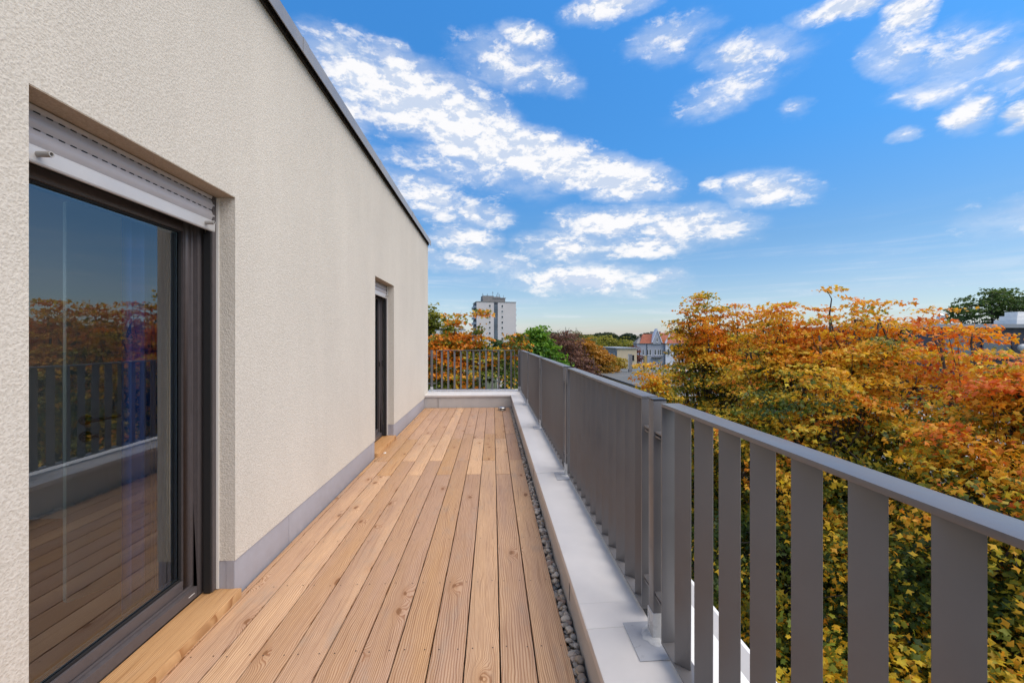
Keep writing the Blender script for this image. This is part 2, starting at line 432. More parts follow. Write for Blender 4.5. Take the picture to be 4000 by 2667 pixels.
M['towerwall'] = material('pale grey tower cladding', rough=.8, build=speckled((.60, .565, .55), .04, .2, .8, big=.05))
M['towerdark'] = material('flat recess shade', (.06, .065, .08), .8)  # near black colour standing in for shade on the tower
M['towerbalc'] = material('bluish balcony panel', (.44, .47, .52), .6)
M['towergrey'] = material('weathered roof plant concrete', rough=.8, build=speckled((.22, .21, .20), .15, .5, .8))
M['strip'] = material('stair glazing panel', rough=.25, build=speckled((.12, .15, .18), .25, .3, .25, big=.2))
M['mast'] = material('galvanised mast', (.12, .12, .13), .5, .4)
M['bluegrey'] = material('blue grey house render', rough=.9, build=speckled((.36, .375, .43), .06, .4, .9))  # darker than the wing: shade on the house front put into the colour
M['whiteblue'] = material('bluish white house render', rough=.9, build=speckled((.62, .65, .72), .04, .4, .9))  # brighter than the front: sunlight on the wing put into the colour
def redtile_f(t, b):
    P = t.node('ShaderNodeTexCoord').outputs['Object']
    x, y, z = t.sep(P)[0:3]
    wv = t.math('FRACT', t.math('MULTIPLY', z, 2.6))
    n = t.noise(P, 1.3, 4, .6)
    c = t.ramp(n, [(.3, (.24, .06, .03)), (.7, (.38, .11, .055))])
    t.put(b.inputs['Base Color'], t.mix(t.smooth(wv, .75, 1., 0, .5), c, (.16, .03, .015)))
M['redtile'] = material('red clay roof tiles', rough=.75, build=redtile_f)
M['cream'] = material('cream render', rough=.9, build=speckled((.62, .50, .34), .05, .6, .9))
M['shadegrey'] = material('grey shaded render', rough=.9, build=speckled((.24, .24, .25), .06, .6, .9))  # darker side of the cream block, its shade put into the colour
M['navy'] = material('navy facade panel', rough=.55, build=speckled((.022, .026, .05), .1, 2, .5))
M['dullsteel'] = material('roof edge aluminium', (.30, .32, .35), .55, .2)

# ================================================================== GROUND AND STREET (setting)
mb = MB(); mb.quad((-900, -400, GROUND), (1200, -400, GROUND), (1200, 1500, GROUND), (-900, 1500, GROUND))
tag(mb.build('ground', M['grass']), kind='structure')
mb = MB(); mb.box(1.2, 5.2, -30, 160, GROUND - .1, GROUND + .12)
tag(mb.build('pavement', M['paving']), kind='structure')
mb = MB(); mb.box(5.2, 5.35, -30, 160, GROUND - .1, GROUND + .13)
tag(mb.build('kerb', M['kerb']), kind='structure')
mb = MB(); mb.quad((5.35, -30, GROUND + .006), (10.4, -30, GROUND + .006), (10.4, 160, GROUND + .006), (5.35, 160, GROUND + .006))
tag(mb.build('street', M['asphalt']), kind='structure')

# ================================================================== THE HOUSE WITH THE TERRACE
XW = -1.36                    # face of the stucco wall
Y_END = 9.02
ZT = 3.335
OPEN = [(1.314, 2.318, 2.112), (5.0, 5.94, 2.10)]      # y0, y1, head height of each door opening
house = thing('apartment_house', (-5, 3, GROUND), 'cream stucco penthouse storey with two shuttered terrace doors, filling the left side', 'building')

def grid_wall(ys, zs, hole, x0, x1):
    mb = MB()
    ny, nz = len(ys) - 1, len(zs) - 1
    solid = lambda i, j: 0 <= i < ny and 0 <= j < nz and not hole((ys[i] + ys[i + 1]) / 2, (zs[j] + zs[j + 1]) / 2)
    for i in range(ny):
        for j in range(nz):
            if not solid(i, j): continue
            a, b, c, d = ys[i], ys[i + 1], zs[j], zs[j + 1]
            mb.quad((x1, a, c), (x1, b, c), (x1, b, d), (x1, a, d)); mb.quad((x0, a, c), (x0, a, d), (x0, b, d), (x0, b, c))
            if not solid(i - 1, j): mb.quad((x0, a, c), (x1, a, c), (x1, a, d), (x0, a, d))
            if not solid(i + 1, j): mb.quad((x1, b, c), (x0, b, c), (x0, b, d), (x1, b, d))
            if not solid(i, j - 1): mb.quad((x0, a, c), (x0, b, c), (x1, b, c), (x1, a, c))
            if not solid(i, j + 1): mb.quad((x0, a, d), (x1, a, d), (x1, b, d), (x0, b, d))
    return mb
hole = lambda y, z: any(a < y < b and z < h for a, b, h in OPEN)
ys = sorted([-4.0, Y_END] + [v for o in OPEN for v in o[:2]])
zs = [.195, 2.10, 2.112, ZT]
wmb = grid_wall(ys, zs, hole, XW - .16, XW)
# return wall at the far corner
wmb.box(-9, XW - .16, Y_END - .16, Y_END, .195, ZT)
wmb.build('wall', M['stucco'], house)
inner = grid_wall(ys, [.0, 2.10, 2.112, ZT], hole, XW - .42, XW - .1605)
inner.build('inner_wall', M['room'], house)
# lower part of the wall behind the plinth boards
for a, b in ((-4.0, OPEN[0][0]), (OPEN[0][1], OPEN[1][0]), (OPEN[1][1], Y_END - .004)):
    MB().box(XW - .16, XW - .022, a + .004, b - .004, -.09, .1945).build('wall_base', M['plinth'], house)
# plinth boards with joints
PJ = [(-4.0, -1.2), (-1.2, 1.31), (2.322, 2.925), (2.925, 4.885), (4.885, 4.996), (5.944, 6.95), (6.95, 8.60)]
for a, b in PJ:
    g = .0015
    MB().box(XW - .021, XW - .006, a + g, b - g, -.06, .192).build('plinth_board', M['plinth'], house, bevel=.0012)
for a, b, h in OPEN:          # the plinth turns into the reveals
    MB().box(XW - .045, XW - .0065, b + .0005, b + .0035, .02, .196).build('plinth_return', M['plinth'], house)
    MB().box(XW - .16, XW - .0005, a + .002, b - .002, h - .004, h - .001).build('soffit', M['lintel'], house)
# parapet flashing of the roof
rf = MB()
rf.prism([(XW + .055, ZT + .006), (XW + .055, ZT + .105), (XW - .42, ZT + .085), (XW - .42, ZT + .06), (XW + .049, ZT + .08), (XW + .049, ZT + .006)], -4.2, Y_END + .06)
rf.build('roof_flashing', M['zinc'], house)
for k, yj in enumerate((1.0, 3.0, 5.0, 7.0)):
    MB().prism([(XW + .0575, ZT + .003), (XW + .0575, ZT + .1085), (XW - .42, ZT + .088), (XW - .42, ZT + .0865), (XW + .0555, ZT + .1055), (XW + .0555, ZT + .003)], yj, yj + .09).build('flashing_joint', M['zinc'], house)
MB().box(XW - .10, XW + .018, -4.15, Y_END + .02, ZT, ZT + .055).build('flashing_shade', M['darkgap'], house)  # black strip drawn as the shadow line under the flashing
MB().box(-9.2, XW - .10, -4.2, Y_END + .05, ZT, ZT + .06).build('roof', M['flatroof'], house)
# body of the floors below, standing on the street
MB().box(-9.2, .93, -5, 9.44, GROUND, -.13).build('lower_storeys', M['stucco'], house)
MB().box(-9.0, XW - .42, -4.0, Y_END - .16, -.13, .0).build('room_floor', M['floor_in'], house)
rm = MB(); rm.box(-5.4, -5.3, 3.5, Y_END - .16, 0, 3.3); rm.box(-5.3, XW - .42, 3.4, 3.5, 0, 3.3); rm.box(-5.3, XW - .42, -.4, -.3, 0, 3.3)  # back wall left out here so skylight from an unseen opening brightens the room
rm.box(-5.3, XW - .42, -4, Y_END - .16, 2.7, 2.8)
rm.build('room_partition', M['room'], house)

# ---- terrace doors and roller shutters
def terrace_door(a, b, h, pegs=True):
    d = lambda v: XW - v               # depth behind the wall face -> x
    # plaster beads and shutter guides
    for s_, y in ((1, a), (-1, b)):
        MB().box(d(.094), d(.082), *sorted((y, y + s_ * .006)), .05, h - .006).build('plaster_bead', M['bead'], house)
        g = MB()
        y2 = y + s_ * .034
        g.box(d(.128), d(.094), *sorted((y + s_ * .001, y2)), .052, h - .006)
        g.build('shutter_guide', M['frame'], house, bevel=.0015)
        MB().box(d(.134), d(.100), *sorted((y2 + s_ * .0004, y2 + s_ * .010)), .052, h - .2).build('guide_brush', M['gasket'], house)
    # outer frame
    fr = MB()
    x0, x1 = d(.235), d(.150)
    a1, b1 = a + .012, b - .012
    z0, z1 = .050, 2.02
    fw = .052
    fr.box(x0, x1, a1, a1 + fw, z0, z1); fr.box(x0, x1, b1 - fw, b1, z0, z1)
    fr.box(x0, x1, a1 + fw, b1 - fw, z0, z0 + .052); fr.box(x0, x1, a1 + fw, b1 - fw, z1 - .06, z1)
    # stepped inner lip
    li = .012
    for (p, q, r_, s_) in ((a1 + fw, a1 + fw + li, z0 + .052, z1 - .06), (b1 - fw - li, b1 - fw, z0 + .052, z1 - .06)):
        fr.box(x0, x1 - .020, p, q, r_, s_)
    fr.box(x0, x1 - .020, a1 + fw + li, b1 - fw - li, z0 + .052, z0 + .062); 
    door = fr.build('terrace_door', M['frame'], house, bevel=.002, org=(x1, b1, z0))
    # sash with a sloped glazing bead
    sa = MB(); u0, u1 = a1 + fw + li + .003, b1 - fw - li - .003; v0, v1 = z0 + .066, z1 - .075
    sw = .046; xs0, xs1 = d(.240), d(.178)
    sa.box(xs0, xs1, u0, u0 + sw, v0, v1); sa.box(xs0, xs1, u1 - sw, u1, v0, v1)
    sa.box(xs0, xs1, u0 + sw, u1 - sw, v0, v0 + sw); sa.box(xs0, xs1, u0 + sw, u1 - sw, v1 - sw, v1)
    sa.build('sash', M['frame'], door, bevel=.003)
    g0, g1, h0, h1 = u0 + sw, u1 - sw, v0 + sw, v1 - sw
    gk = MB()
    for (p, q, r_, s_) in ((g0, g0 + .010, h0, h1), (g1 - .010, g1, h0, h1), (g0 + .01, g1 - .01, h0, h0 + .010), (g0 + .01, g1 - .01, h1 - .01, h1)):
        gk.box(d(.196), d(.188), p, q, r_, s_)
    gk.build('gasket', M['gasket'], door)
    sp = MB()
    for (p, q, r_, s_) in ((g0 + .010, g0 + .017, h0 + .01, h1 - .01), (g1 - .017, g1 - .010, h0 + .01, h1 - .01), (g0 + .017, g1 - .017, h0 + .010, h0 + .017), (g0 + .017, g1 - .017, h1 - .017, h1 - .010)):
        sp.box(d(.212), d(.201), p, q, r_, s_); sp.box(d(.2285), d(.2175), p, q, r_, s_)
    sp.build('spacer', M['spacer'], door)
    pn = MB(); pn.quad((d(.1985), g0 + .004, h0 + .004), (d(.1985), g1 - .004, h0 + .004), (d(.1985), g1 - .004, h1 - .004), (d(.1985), g0 + .004, h1 - .004))
    pn.build('pane', M['glass'], door)
    # head board that hides the shutter box behind
    MB().box(d(.16), d(.135), a + .002, b - .002, 2.022, h - .006).build('shutter_box_board', M['gasket'], house)
    # step board
    sb = MB(); sb.box(XW - .149, XW + .030, a + .004, b + .006, -.02, .046)
    sb.build('step_board', M['larchstep'], house, org=(XW - .06, (a + b) / 2, 0), bevel=.003)
    # roller shutter: curved slats, perforated joints, end bar with stop pegs
    rs = thing('roller_shutter', (d(.1), b, 1.92)); rs.parent = house; rs.location = Vector((d(.1), b, 1.92)) - ORG[house]
    p = .0545; ya, yb = a + .018, b - .020
    zb = 1.921
    bar = MB(); bar.prism([(d(.105), zb), (d(.094), zb), (d(.0905), zb + .006), (d(.0895), zb + .046), (d(.094), zb + .056), (d(.105), zb + .056)], ya, yb)
    bar.build('end_bar', M['shutterbar'], rs, bevel=.001)
    z = zb + .0575
    k = 0
    while z < h - .012:
        zt = min(z + p - .003, h - .008); pts = []
        n = 6
        for i in range(n + 1):
            f_ = i / n
            bulge = math.sin(math.pi * min(1, f_ * (zt - z) / (p - .003))) * .0065
            pts.append((d(.100) + bulge, z + f_ * (zt - z)))
        pts += [(d(.106), zt), (d(.106), z)]
        MB().prism(pts, ya, yb).build('slat', M['shutter'], rs)
        if zt < h - .012:
            hm = MB(); nn = int((yb - ya) / .040)
            hm.box(d(.1035), d(.1015), ya, yb, zt, zt + .003)
            hook = hm.build('slat_hook', M['shutter'], rs)
            sl = MB()
            for q in range(nn):
                yq = ya + .012 + q * .040
                sl.box(d(.1012), d(.0985), yq, yq + .020, zt - .0006, zt + .0036)
            tag(sl.build('light_slot', M['gasket'], rs), kind='stuff')
        z += p; k += 1
    if pegs:
        for yq in (ya + .095, yb - .075):
            n = 14; mbp = MB()
            ring = [(math.cos(2 * math.pi * i / n), math.sin(2 * math.pi * i / n)) for i in range(n)]
            zc = zb + .030; xa, xb = d(.0915), d(.047)
            for i in range(n):
                c0, s0 = ring[i]; c1, s1 = ring[(i + 1) % n]
                ro, ri = .0095, .0062
                P_ = lambda x, r_, c, s: (x, yq + r_ * c, zc + r_ * s)
                mbp.quad(P_(xa, ro, c0, s0), P_(xb, ro, c0, s0), P_(xb, ro, c1, s1), P_(xa, ro, c1, s1))
                mbp.quad(P_(xb, ro, c0, s0), P_(xb, ri, c0, s0), P_(xb, ri, c1, s1), P_(xb, ro, c1, s1))
                mbp.quad(P_(xb, ri, c0, s0), P_(xa + .004, ri, c0, s0), P_(xa + .004, ri, c1, s1), P_(xb, ri, c1, s1))
            mbp.build('stop_peg', M['peg'], rs)
    return door
d1 = terrace_door(*OPEN[0])
d2 = terrace_door(*OPEN[1])
# handle plates on the far door sash
for zz, xx in ((1.03, .150),):
    MB().box(XW - .150, XW - .140, OPEN[1][1] - .060, OPEN[1][1] - .035, zz - .03, zz + .05).build('handle', M['gasket'], d2, bevel=.002)
    MB().box(XW - .178, XW - .166, OPEN[1][1] - .105, OPEN[1][1] - .08, zz - .03, zz + .03).build('handle', M['gasket'], d2, bevel=.002)
# small sticker scrap on the threshold of the near door
MB().box(XW - .1499, XW - .1492, 2.19, 2.232, .077, .080).build('tape_scrap', M['white'], d1)

# ---- things inside the room, seen through the pane
idoor = thing('room_door', (-2.1, 2.26, 0.0), 'pale greenish room door with dark handle, seen through the near glass', 'door')
leaf_dir = Vector((.16, .30, 0)).normalized()
Mi = Matrix.Translation((-2.12, 2.22, 0)) @ Matrix.Rotation(math.atan2(leaf_dir.y, leaf_dir.x), 4, 'Z')
MB().box(0, .86, 0, .04, .05, 2.05, M=Mi).build('door_leaf', M['leafdoor'], idoor, bevel=.003)
hd = MB()
def mp(x, y, z): return tuple(Mi @ Vector((x, y, z)))
hd.tube([mp(.07, -.001, .95), mp(.07, -.010, .95)], .026, 18)
hd.tube([mp(.07, -.008, .95), mp(.07, -.045, .95), mp(.085, -.055, .95), mp(.13, -.056, .952), mp(.195, -.054, .957)], [.010, .010, .0095, .009, .0085], 10)
hd.build('handle', M['handle'], idoor, smooth=True)
hk = MB(); hk.tube([mp(.07, -.001, .865), mp(.07, -.009, .865)], .026, 18); hk.tube([mp(.07, -.008, .865), mp(.07, -.034, .865)], .012, 12); hk.tube([mp(.07, -.03, .865), mp(.11, -.032, .865)], .011, 10)
hk.build('lock_knob', M['handle'], idoor, smooth=True)
def curtain(name, x, y0, y1, z0, z1, mat, label, folds=7, amp=.03, dxs=0.):
    mb = MB(); n = folds * 8; 
    pr_ = []
    for i in range(n + 1):
        f_ = i / n
        pr_.append((x + dxs * f_ + amp * math.sin(f_ * folds * 2 * math.pi) + .008 * math.sin(f_ * 17), y0 + (y1 - y0) * f_))
    for (xa, ya), (xb, yb) in zip(pr_, pr_[1:]):
        mb.quad((xa, ya, z0), (xb, yb, z0), (xb, yb, z1), (xa, ya, z1))
    me = mb.mesh(name, mat, org=(x, y0, z0)); 
    o = link(name, me, None, (x, y0, z0))
    import bmesh
    bm = bmesh.new(); bm.from_mesh(me); bmesh.ops.remove_doubles(bm, verts=bm.verts, dist=1e-5); bm.to_mesh(me); bm.free(); me.shade_smooth()
    sm = o.modifiers.new('thickness', 'SOLIDIFY'); sm.thickness = .004
    return tag(o, label, 'curtain')
curtain('curtain', -1.735, 2.075, 2.30, .03, 2.6, M['bluecloth'], 'deep blue curtain hanging in folds behind the near terrace door', 3, .022, .0)
curtain('curtain', -1.665, 2.235, 2.305, .03, 2.6, M['netcloth'], 'narrow cream net curtain at the right edge of the near door glass', 3, .010, .0)

# ================================================================== TERRACE FLOOR
slab = MB().box(XW - .02, .386, -4, 8.60, -.125, -.075)
tag(slab.build('terrace_slab', M['gravelbed']), kind='structure')
deck = thing('deck', (-.5, 3, 0), kind='structure')
PITCH, BW, BT = .1503, .1438, .027
RIGHT = .3286
rnd = random.Random(3)
screws = MB()
def board(x0, x1, y0, y1):
    if y1 - y0 < .05: return
    dz = rnd.uniform(-.0008, .0008)
    w_ = x1 - x0
    mb = MB()
    cx = (x0 + x1) / 2
    mb.box(x0, x1, y0, y1, -BT + dz, dz)
    o = mb.build('board', M['larch'], deck, bevel=.0025, org=(cx, (y0 + y1) / 2, 0))
    for yj in [.33 + .52 * k for k in range(-4, 17)] + [y0 + .035, y1 - .035]:
        if y0 + .03 < yj < y1 - .03 and yj > .8:
            for xs in (x0 + .028, x1 - .028):
                if w_ < .1 and xs > cx: continue
                xs2 = xs + rnd.uniform(-.004, .004); yy = yj + rnd.uniform(-.006, .006)
                n = 7; r_ = .0036
                i = len(screws.v)
                screws.v += [(xs2 + r_ * math.cos(2 * math.pi * q / n), yy + r_ * math.sin(2 * math.pi * q / n), dz + .0009) for q in range(n)]
                screws.f.append(tuple(i + q for q in range(n))); screws.m.append(0)
for k in range(12):
    x1 = RIGHT - PITCH * k; x0 = x1 - BW
    if k == 11: x0 = XW + .006
    odd = k % 2
    j1, j2 = (4.331, 5.885) if odd else (4.833, 6.172)
    x0 += rnd.uniform(-.0008, .0008)
    g = .0026
    board(x0, x1, -1.5, j1 - g); board(x0, x1, j1 + g, j2 - g); board(x0, x1, j2 + g, 8.585)
tag(screws.build('screws', M['screw'], deck), kind='stuff')
for xj in (-1.1, -.65, -.2, .22):
    MB().box(xj - .03, xj + .03, -1.5, 8.58, -.072, -BT - .002).build('joist', M['larchstep'], deck)

# ---- pebbles in the drainage strip
gravel = thing('gravel_strip', (.357, 3, -.07), kind='structure')
def ico(sub=1):
    import bmesh
    bm = bmesh.new(); bmesh.ops.create_icosphere(bm, subdivisions=sub, radius=1)
    v = np.array([x.co[:] for x in bm.verts]); f = [tuple(q.index for q in x.verts) for x in bm.faces]
    bm.free(); return v, f
iv, ifc = ico(2)
shapes = []
npr = np.random.RandomState(5)
for k in range(7):
    v = iv.copy()
    for q in range(3):
        n_ = npr.randn(3); n_ /= np.linalg.norm(n_); dd = v @ n_
        v = v - np.outer(np.clip(dd - npr.uniform(.35, .6), 0, None), n_) * .8
    v = v * npr.uniform(.8, 1.15, 3)
    v += .03 * np.sin(v[:, [1, 2, 0]] * 4 + k)
    me = bpy.data.meshes.new('pebble'); me.from_pydata([tuple(x) for x in v], [], ifc); me.materials.append(M['pebble']); me.shade_smooth()
    shapes.append(me)
pts = []
rp = random.Random(11)
def pebble_pos(y0, y1, n, rmin, rmax):
    out = []
    for _ in range(n):
        r_ = rp.uniform(rmin, rmax)
        out.append((rp.uniform(.332 + r_ * .45, .383 - r_ * .6), rp.uniform(y0, y1), -.026 + rp.uniform(0, .032), r_))
    return out
near = pebble_pos(1.35, 3.6, 270, .012, .021)
for x, y, z, r_ in near:
    o = link('pebble', shapes[rp.randrange(7)], gravel, (x, y, z))
    o.scale = (r_ * rp.uniform(.85, 1.1), r_ * rp.uniform(.9, 1.4), r_ * rp.uniform(.65, .85))
    o.rotation_euler = (rp.uniform(-.4, .4), rp.uniform(-.4, .4), rp.uniform(0, 6.3))
iv1, if1 = ico(1)
far = pebble_pos(3.6, 8.57, 850, .009, .017) + pebble_pos(-1.0, 1.35, 330, .009, .015) + [(x, y, -.034, .016) for (x, y, z, r_) in pebble_pos(1.35, 8.5, 700, .012, .015)]
V = []; F = []; T = []
for x, y, z, r_ in far:
    a = rp.uniform(0, 6.3); ca, sa_ = math.cos(a), math.sin(a)
    sx, sy, sz = r_ * rp.uniform(.85, 1.1), r_ * rp.uniform(.9, 1.4), r_ * rp.uniform(.65, .85)
    i = len(V); tv = rp.random()
    for p in iv1:
        X_, Y_ = p[0] * sx, p[1] * sy
        V.append((x + X_ * ca - Y_ * sa_ - .357, y + X_ * sa_ + Y_ * ca - 3, z + p[2] * sz + .07)); T.append(tv)
    F += [tuple(i + q for q in f) for f in if1]
me = bpy.data.meshes.new('pebbles'); me.from_pydata(V, [], F); me.materials.append(M['pebble']); me.shade_smooth()
at = me.attributes.new('tint', 'FLOAT', 'POINT'); at.data.foreach_set('value', T)
o = link('pebbles', me, gravel, ORG[gravel]); tag(o, kind='stuff')

# ================================================================== PARAPET AND COPING
par = thing('parapet', (.65, 3, -.13), kind='structure')
MB().box(.386, .93, -4.5, 8.60, -.125, .222).build('parapet_core', M['parapet'], par)
MB().box(XW - .02, .93, 8.602, 9.44, -.125, .222).build('parapet_core', M['parapet'], par)
JP = [-1.0, 1.10, 1.12]
YS = [-4.5, -.15, 1.775, 3.69, 5.615, 7.60, 8.575]
for a, b in zip(YS, YS[1:]):
    g = .0016
    MB().prism([(.385, .224), (.3835, .05), (.3815, .05), (.381, .224)], a + g + (.35 if a > -4 else 0), b - g).build('facing_sheet', M['parapet'], par)
for a, b in zip(YS, YS[1:]):
    g = .0014
    MB().prism([(.360, .214), (.360, .2505), (.364, .2525), (.612, .2605), (.612, .235), (.366, .2245), (.364, .214)], a + g, b - g).build('coping_sheet', M['coping'], par, bevel=.001)
# lap joints: a slightly raised cover strip at each sheet end
for y in YS[1:-1]:
    MB().prism([(.3590, .2135), (.3590, .2515), (.363, .2538), (.6115, .2618), (.6115, .2606), (.364, .2526), (.3604, .2135)], y - .155, y - .0015).build('coping_joint', M['coping'], par)
MB().prism([(8.577, .214), (8.577, .2505), (8.581, .2525), (9.44, .268), (9.44, .238), (8.59, .2235), (8.583, .214)], XW - .03, .612, 'X').build('coping_sheet', M['coping'], par, bevel=.001)
MB().box(XW + .28, XW + .282, 8.5755, 8.60, -.06, .2135).build('facing_sheet', M['parapet'], par)
MB().box(.624, .664, -4.5, 9.44, .2225, .232).build('rail_gap_shade', M['darkgap'], par)  # black strip drawn as the shadow line beside the coping
for a, b in zip([-4.5, -.9, 1.1, 1.93, 5.0], [-.9, 1.1, 1.93, 5.0, 9.44]):
    MB().prism([(.668, .205), (.668, .232), (.672, .235), (.950, .215), (.950, -.05), (.946, -.05), (.946, .2115)], a + .0012, b - .0012).build('outer_ledge_sheet', M['ledge'], par)

# ================================================================== RAILINGS
def build_slat_mesh():
    mb = MB(); mb.box(0, .0512, -.0075, 0, 0, .8212)
    return mb.mesh('slat', M['steel'], bevel=.0012)
slat_me = build_slat_mesh()
bolt_me = cyl(0, 0, 0, .006, .009, 6, cyl(0, 0, -.0005, .0016, .0135, 20)).mesh('bolt', M['bolt'])

def railing(name, label, org, rz, posts, ends=None):
    """local frame: +y runs along the rail, +x points outwards; local x=0 is the inner face"""
    root = thing(name, org, label, 'railing', rz=rz)
    def put(n, me, par_, loc=(0, 0, 0), a=0.):
        o = bpy.data.objects.new(n, me); COL.objects.link(o); o.parent = par_
        base = LOC.get(par_, Vector((0, 0, 0)))
        o.location = Vector(loc) - base; o.rotation_euler = (0, 0, a); LOC[o] = Vector(loc); return o
    LOC = {}
    for y in posts:
        pm = MB().box(0, .050, -.025, .025, -.02, .885).mesh('post', M['steel'], bevel=.004)
        p = put('post', pm, root, (0, y, .25))
        put('post_cap', MB().box(-.0004, .0504, -.0254, .0254, 0, .007).mesh('post_cap', M['steeld'], bevel=.0025), p, (0, y, 1.1352))
        put('post_sleeve', MB().prism([(-.003, -.003), (.053, -.003), (.053, .053), (-.003, .053)], 0, .092, 'Z').mesh('post_sleeve', M['resin'], bevel=.003), p, (0, y - .025, .262))
        put('membrane_patch', MB().prism([(-.085, -.0022 - .004), (.0275, .0012 - .004), (.0275, .003 - .004), (-.085, -.0004 - .004)], -.13, .07).mesh('membrane_patch', M['membrane']), p, (0, y, .2648))
        rc = MB(); rr = random.Random(int(y * 100) + 5); n = 22
        for q in range(n):
            aa = 2 * math.pi * q / n; rad = .05 + rr.uniform(-.007, .007)
            aa2 = 2 * math.pi * (q + 1) / n
            rc.v.append((min(.024, .012 + rad * math.cos(aa)), -.01 + rad * 1.15 * math.sin(aa), .0004))
        for q in range(n):
            rc.v.append((min(.022, .016 + .034 * math.cos(2 * math.pi * q / n)), -.005 + .036 * math.sin(2 * math.pi * q / n), .0045))
        for q in range(n):
            q2 = (q + 1) % n; rc.f.append((q, q2, n + q2, n + q)); rc.m.append(0)
        rc.f.append(tuple(n + q for q in range(n))); rc.m.append(0)
        put('resin_collar', rc.mesh('resin_collar', M['resin'], smooth=True), p, (0, y, .2625))
        sides = [s for s in (1, -1) if (ends is None or not (y == posts[0] and s == -1 and 'a' in ends or y == posts[-1] and s == 1 and 'b' in ends))]
        for s in sides:
            for z in (.43, 1.018):
                bk = MB(); y0, y1 = sorted((s * .0255, s * .089))
                bk.box(.005, .055, y0, y1, 0, .006); bk.box(.005, .055, *sorted((s * .0255, s * .080)), -.014, -.008)
                b_ = put('bracket', bk.mesh('bracket', M['steel'], bevel=.001), p, (0, y, z))
                put('bolt', bolt_me, root, (.032, y + s * .066, z + .0066))
    for a, b in zip(posts, posts[1:]):
        y0, y1 = a + .097, b - .097
        fr = MB(); W_ = .064
        fr.box(0, W_, y0, y1, .8305, .842); fr.box(0, W_, y0, y1, 0, .008)
        fr.box(.0002, W_ - .0002, y0 + .0002, y0 + .008,   .0083, .8302); fr.box(.0002, W_ - .0002, y1 - .008, y1 - .0002,   .0083, .8302)
        for v_i in range(len(fr.v)): fr.v[v_i] = (fr.v[v_i][0], fr.v[v_i][1] - y0, fr.v[v_i][2])
        f = put('rail_frame', fr.mesh('rail_frame', M['steel'], bevel=.0012), root, (0, y0, .295))
        n = int(round((y1 - y0 - .198) / .136)) + 1
        pitch = (y1 - y0 - .196) / (n - 1)
        for k in range(n):
            yy = y1 - .098 - k * pitch
            put('slat', slat_me, f, (.008, yy, .304), R(-42))
    return root
POSTS = [-.32, 1.57, 3.46, 5.35, 7.24, 9.13]
railing('railing', 'long anthracite slat railing running along the right edge of the deck', (.590, 0, 0), 0, POSTS)
# far railing: stands across the end of the terrace
railing('railing', 'short anthracite slat railing across the far end of the deck', (0, 9.17, 0), R(90), [-.57 + .0, 1.305])

# ---- vent cap on the deck, and a scrap by the wall
vt = thing('vent_cap', (.176, 8.24, 0), 'small round metal vent cap standing at the far end of the deck', 'vent')
cp = MB(); n = 24
prof = [(.070, .046), (.078, .047), (.079, .052), (.072, .060), (.045, .067), (.0, .070)]
for (r0, z0), (r1, z1) in zip(prof, prof[1:]):
    for q in range(n):
        a0, a1 = 2 * math.pi * q / n, 2 * math.pi * (q + 1) / n
        cp.quad(*[(.176 + r_ * math.cos(t), 8.24 + r_ * math.sin(t), z) for r_, z, t in ((r0, z0, a0), (r0, z0, a1), (r1, z1, a1), (r1, z1, a0))])
cp.build('lid', M['bolt'], vt, smooth=True)
for z in (.008, .021, .034):
    rg = MB(); rg.tube([(.176 + .074 * math.cos(2 * math.pi * q / n), 8.24 + .074 * math.sin(2 * math.pi * q / n), z) for q in range(n + 1)], .0028, 6, cap=False)
    rg.build('ring', M['bolt'], vt, smooth=True)
for q in range(8):
    a = 2 * math.pi * q / 8 + .2
    cyl(.176 + .072 * math.cos(a), 8.24 + .072 * math.sin(a), .001, .048, .003, 6).build('strut', M['bolt'], vt)
cyl(.176, 8.24, .001, .045, .045, 20).build('pipe', M['darkgap'], vt)
ch = MB(); ch.v = [(-1.31, 5.17, .0015), (-1.285, 5.165, .0015), (-1.28, 5.20, .0015), (-1.30, 5.215, .0015), (-1.305, 5.175, .009), (-1.288, 5.172, .008), (-1.286, 5.196, .010), (-1.30, 5.205, .007)]
ch.f = [(0, 1, 5, 4), (1, 2, 6, 5), (2, 3, 7, 6), (3, 0, 4, 7), (4, 5, 6, 7), (0, 3, 2, 1)]; ch.m = [0] * 6
tag(ch.build('plaster_crumb', M['bead'], None, org=(-1.295, 5.19, 0)), 'small pale plaster crumb lying on the deck below the far door', 'crumb')

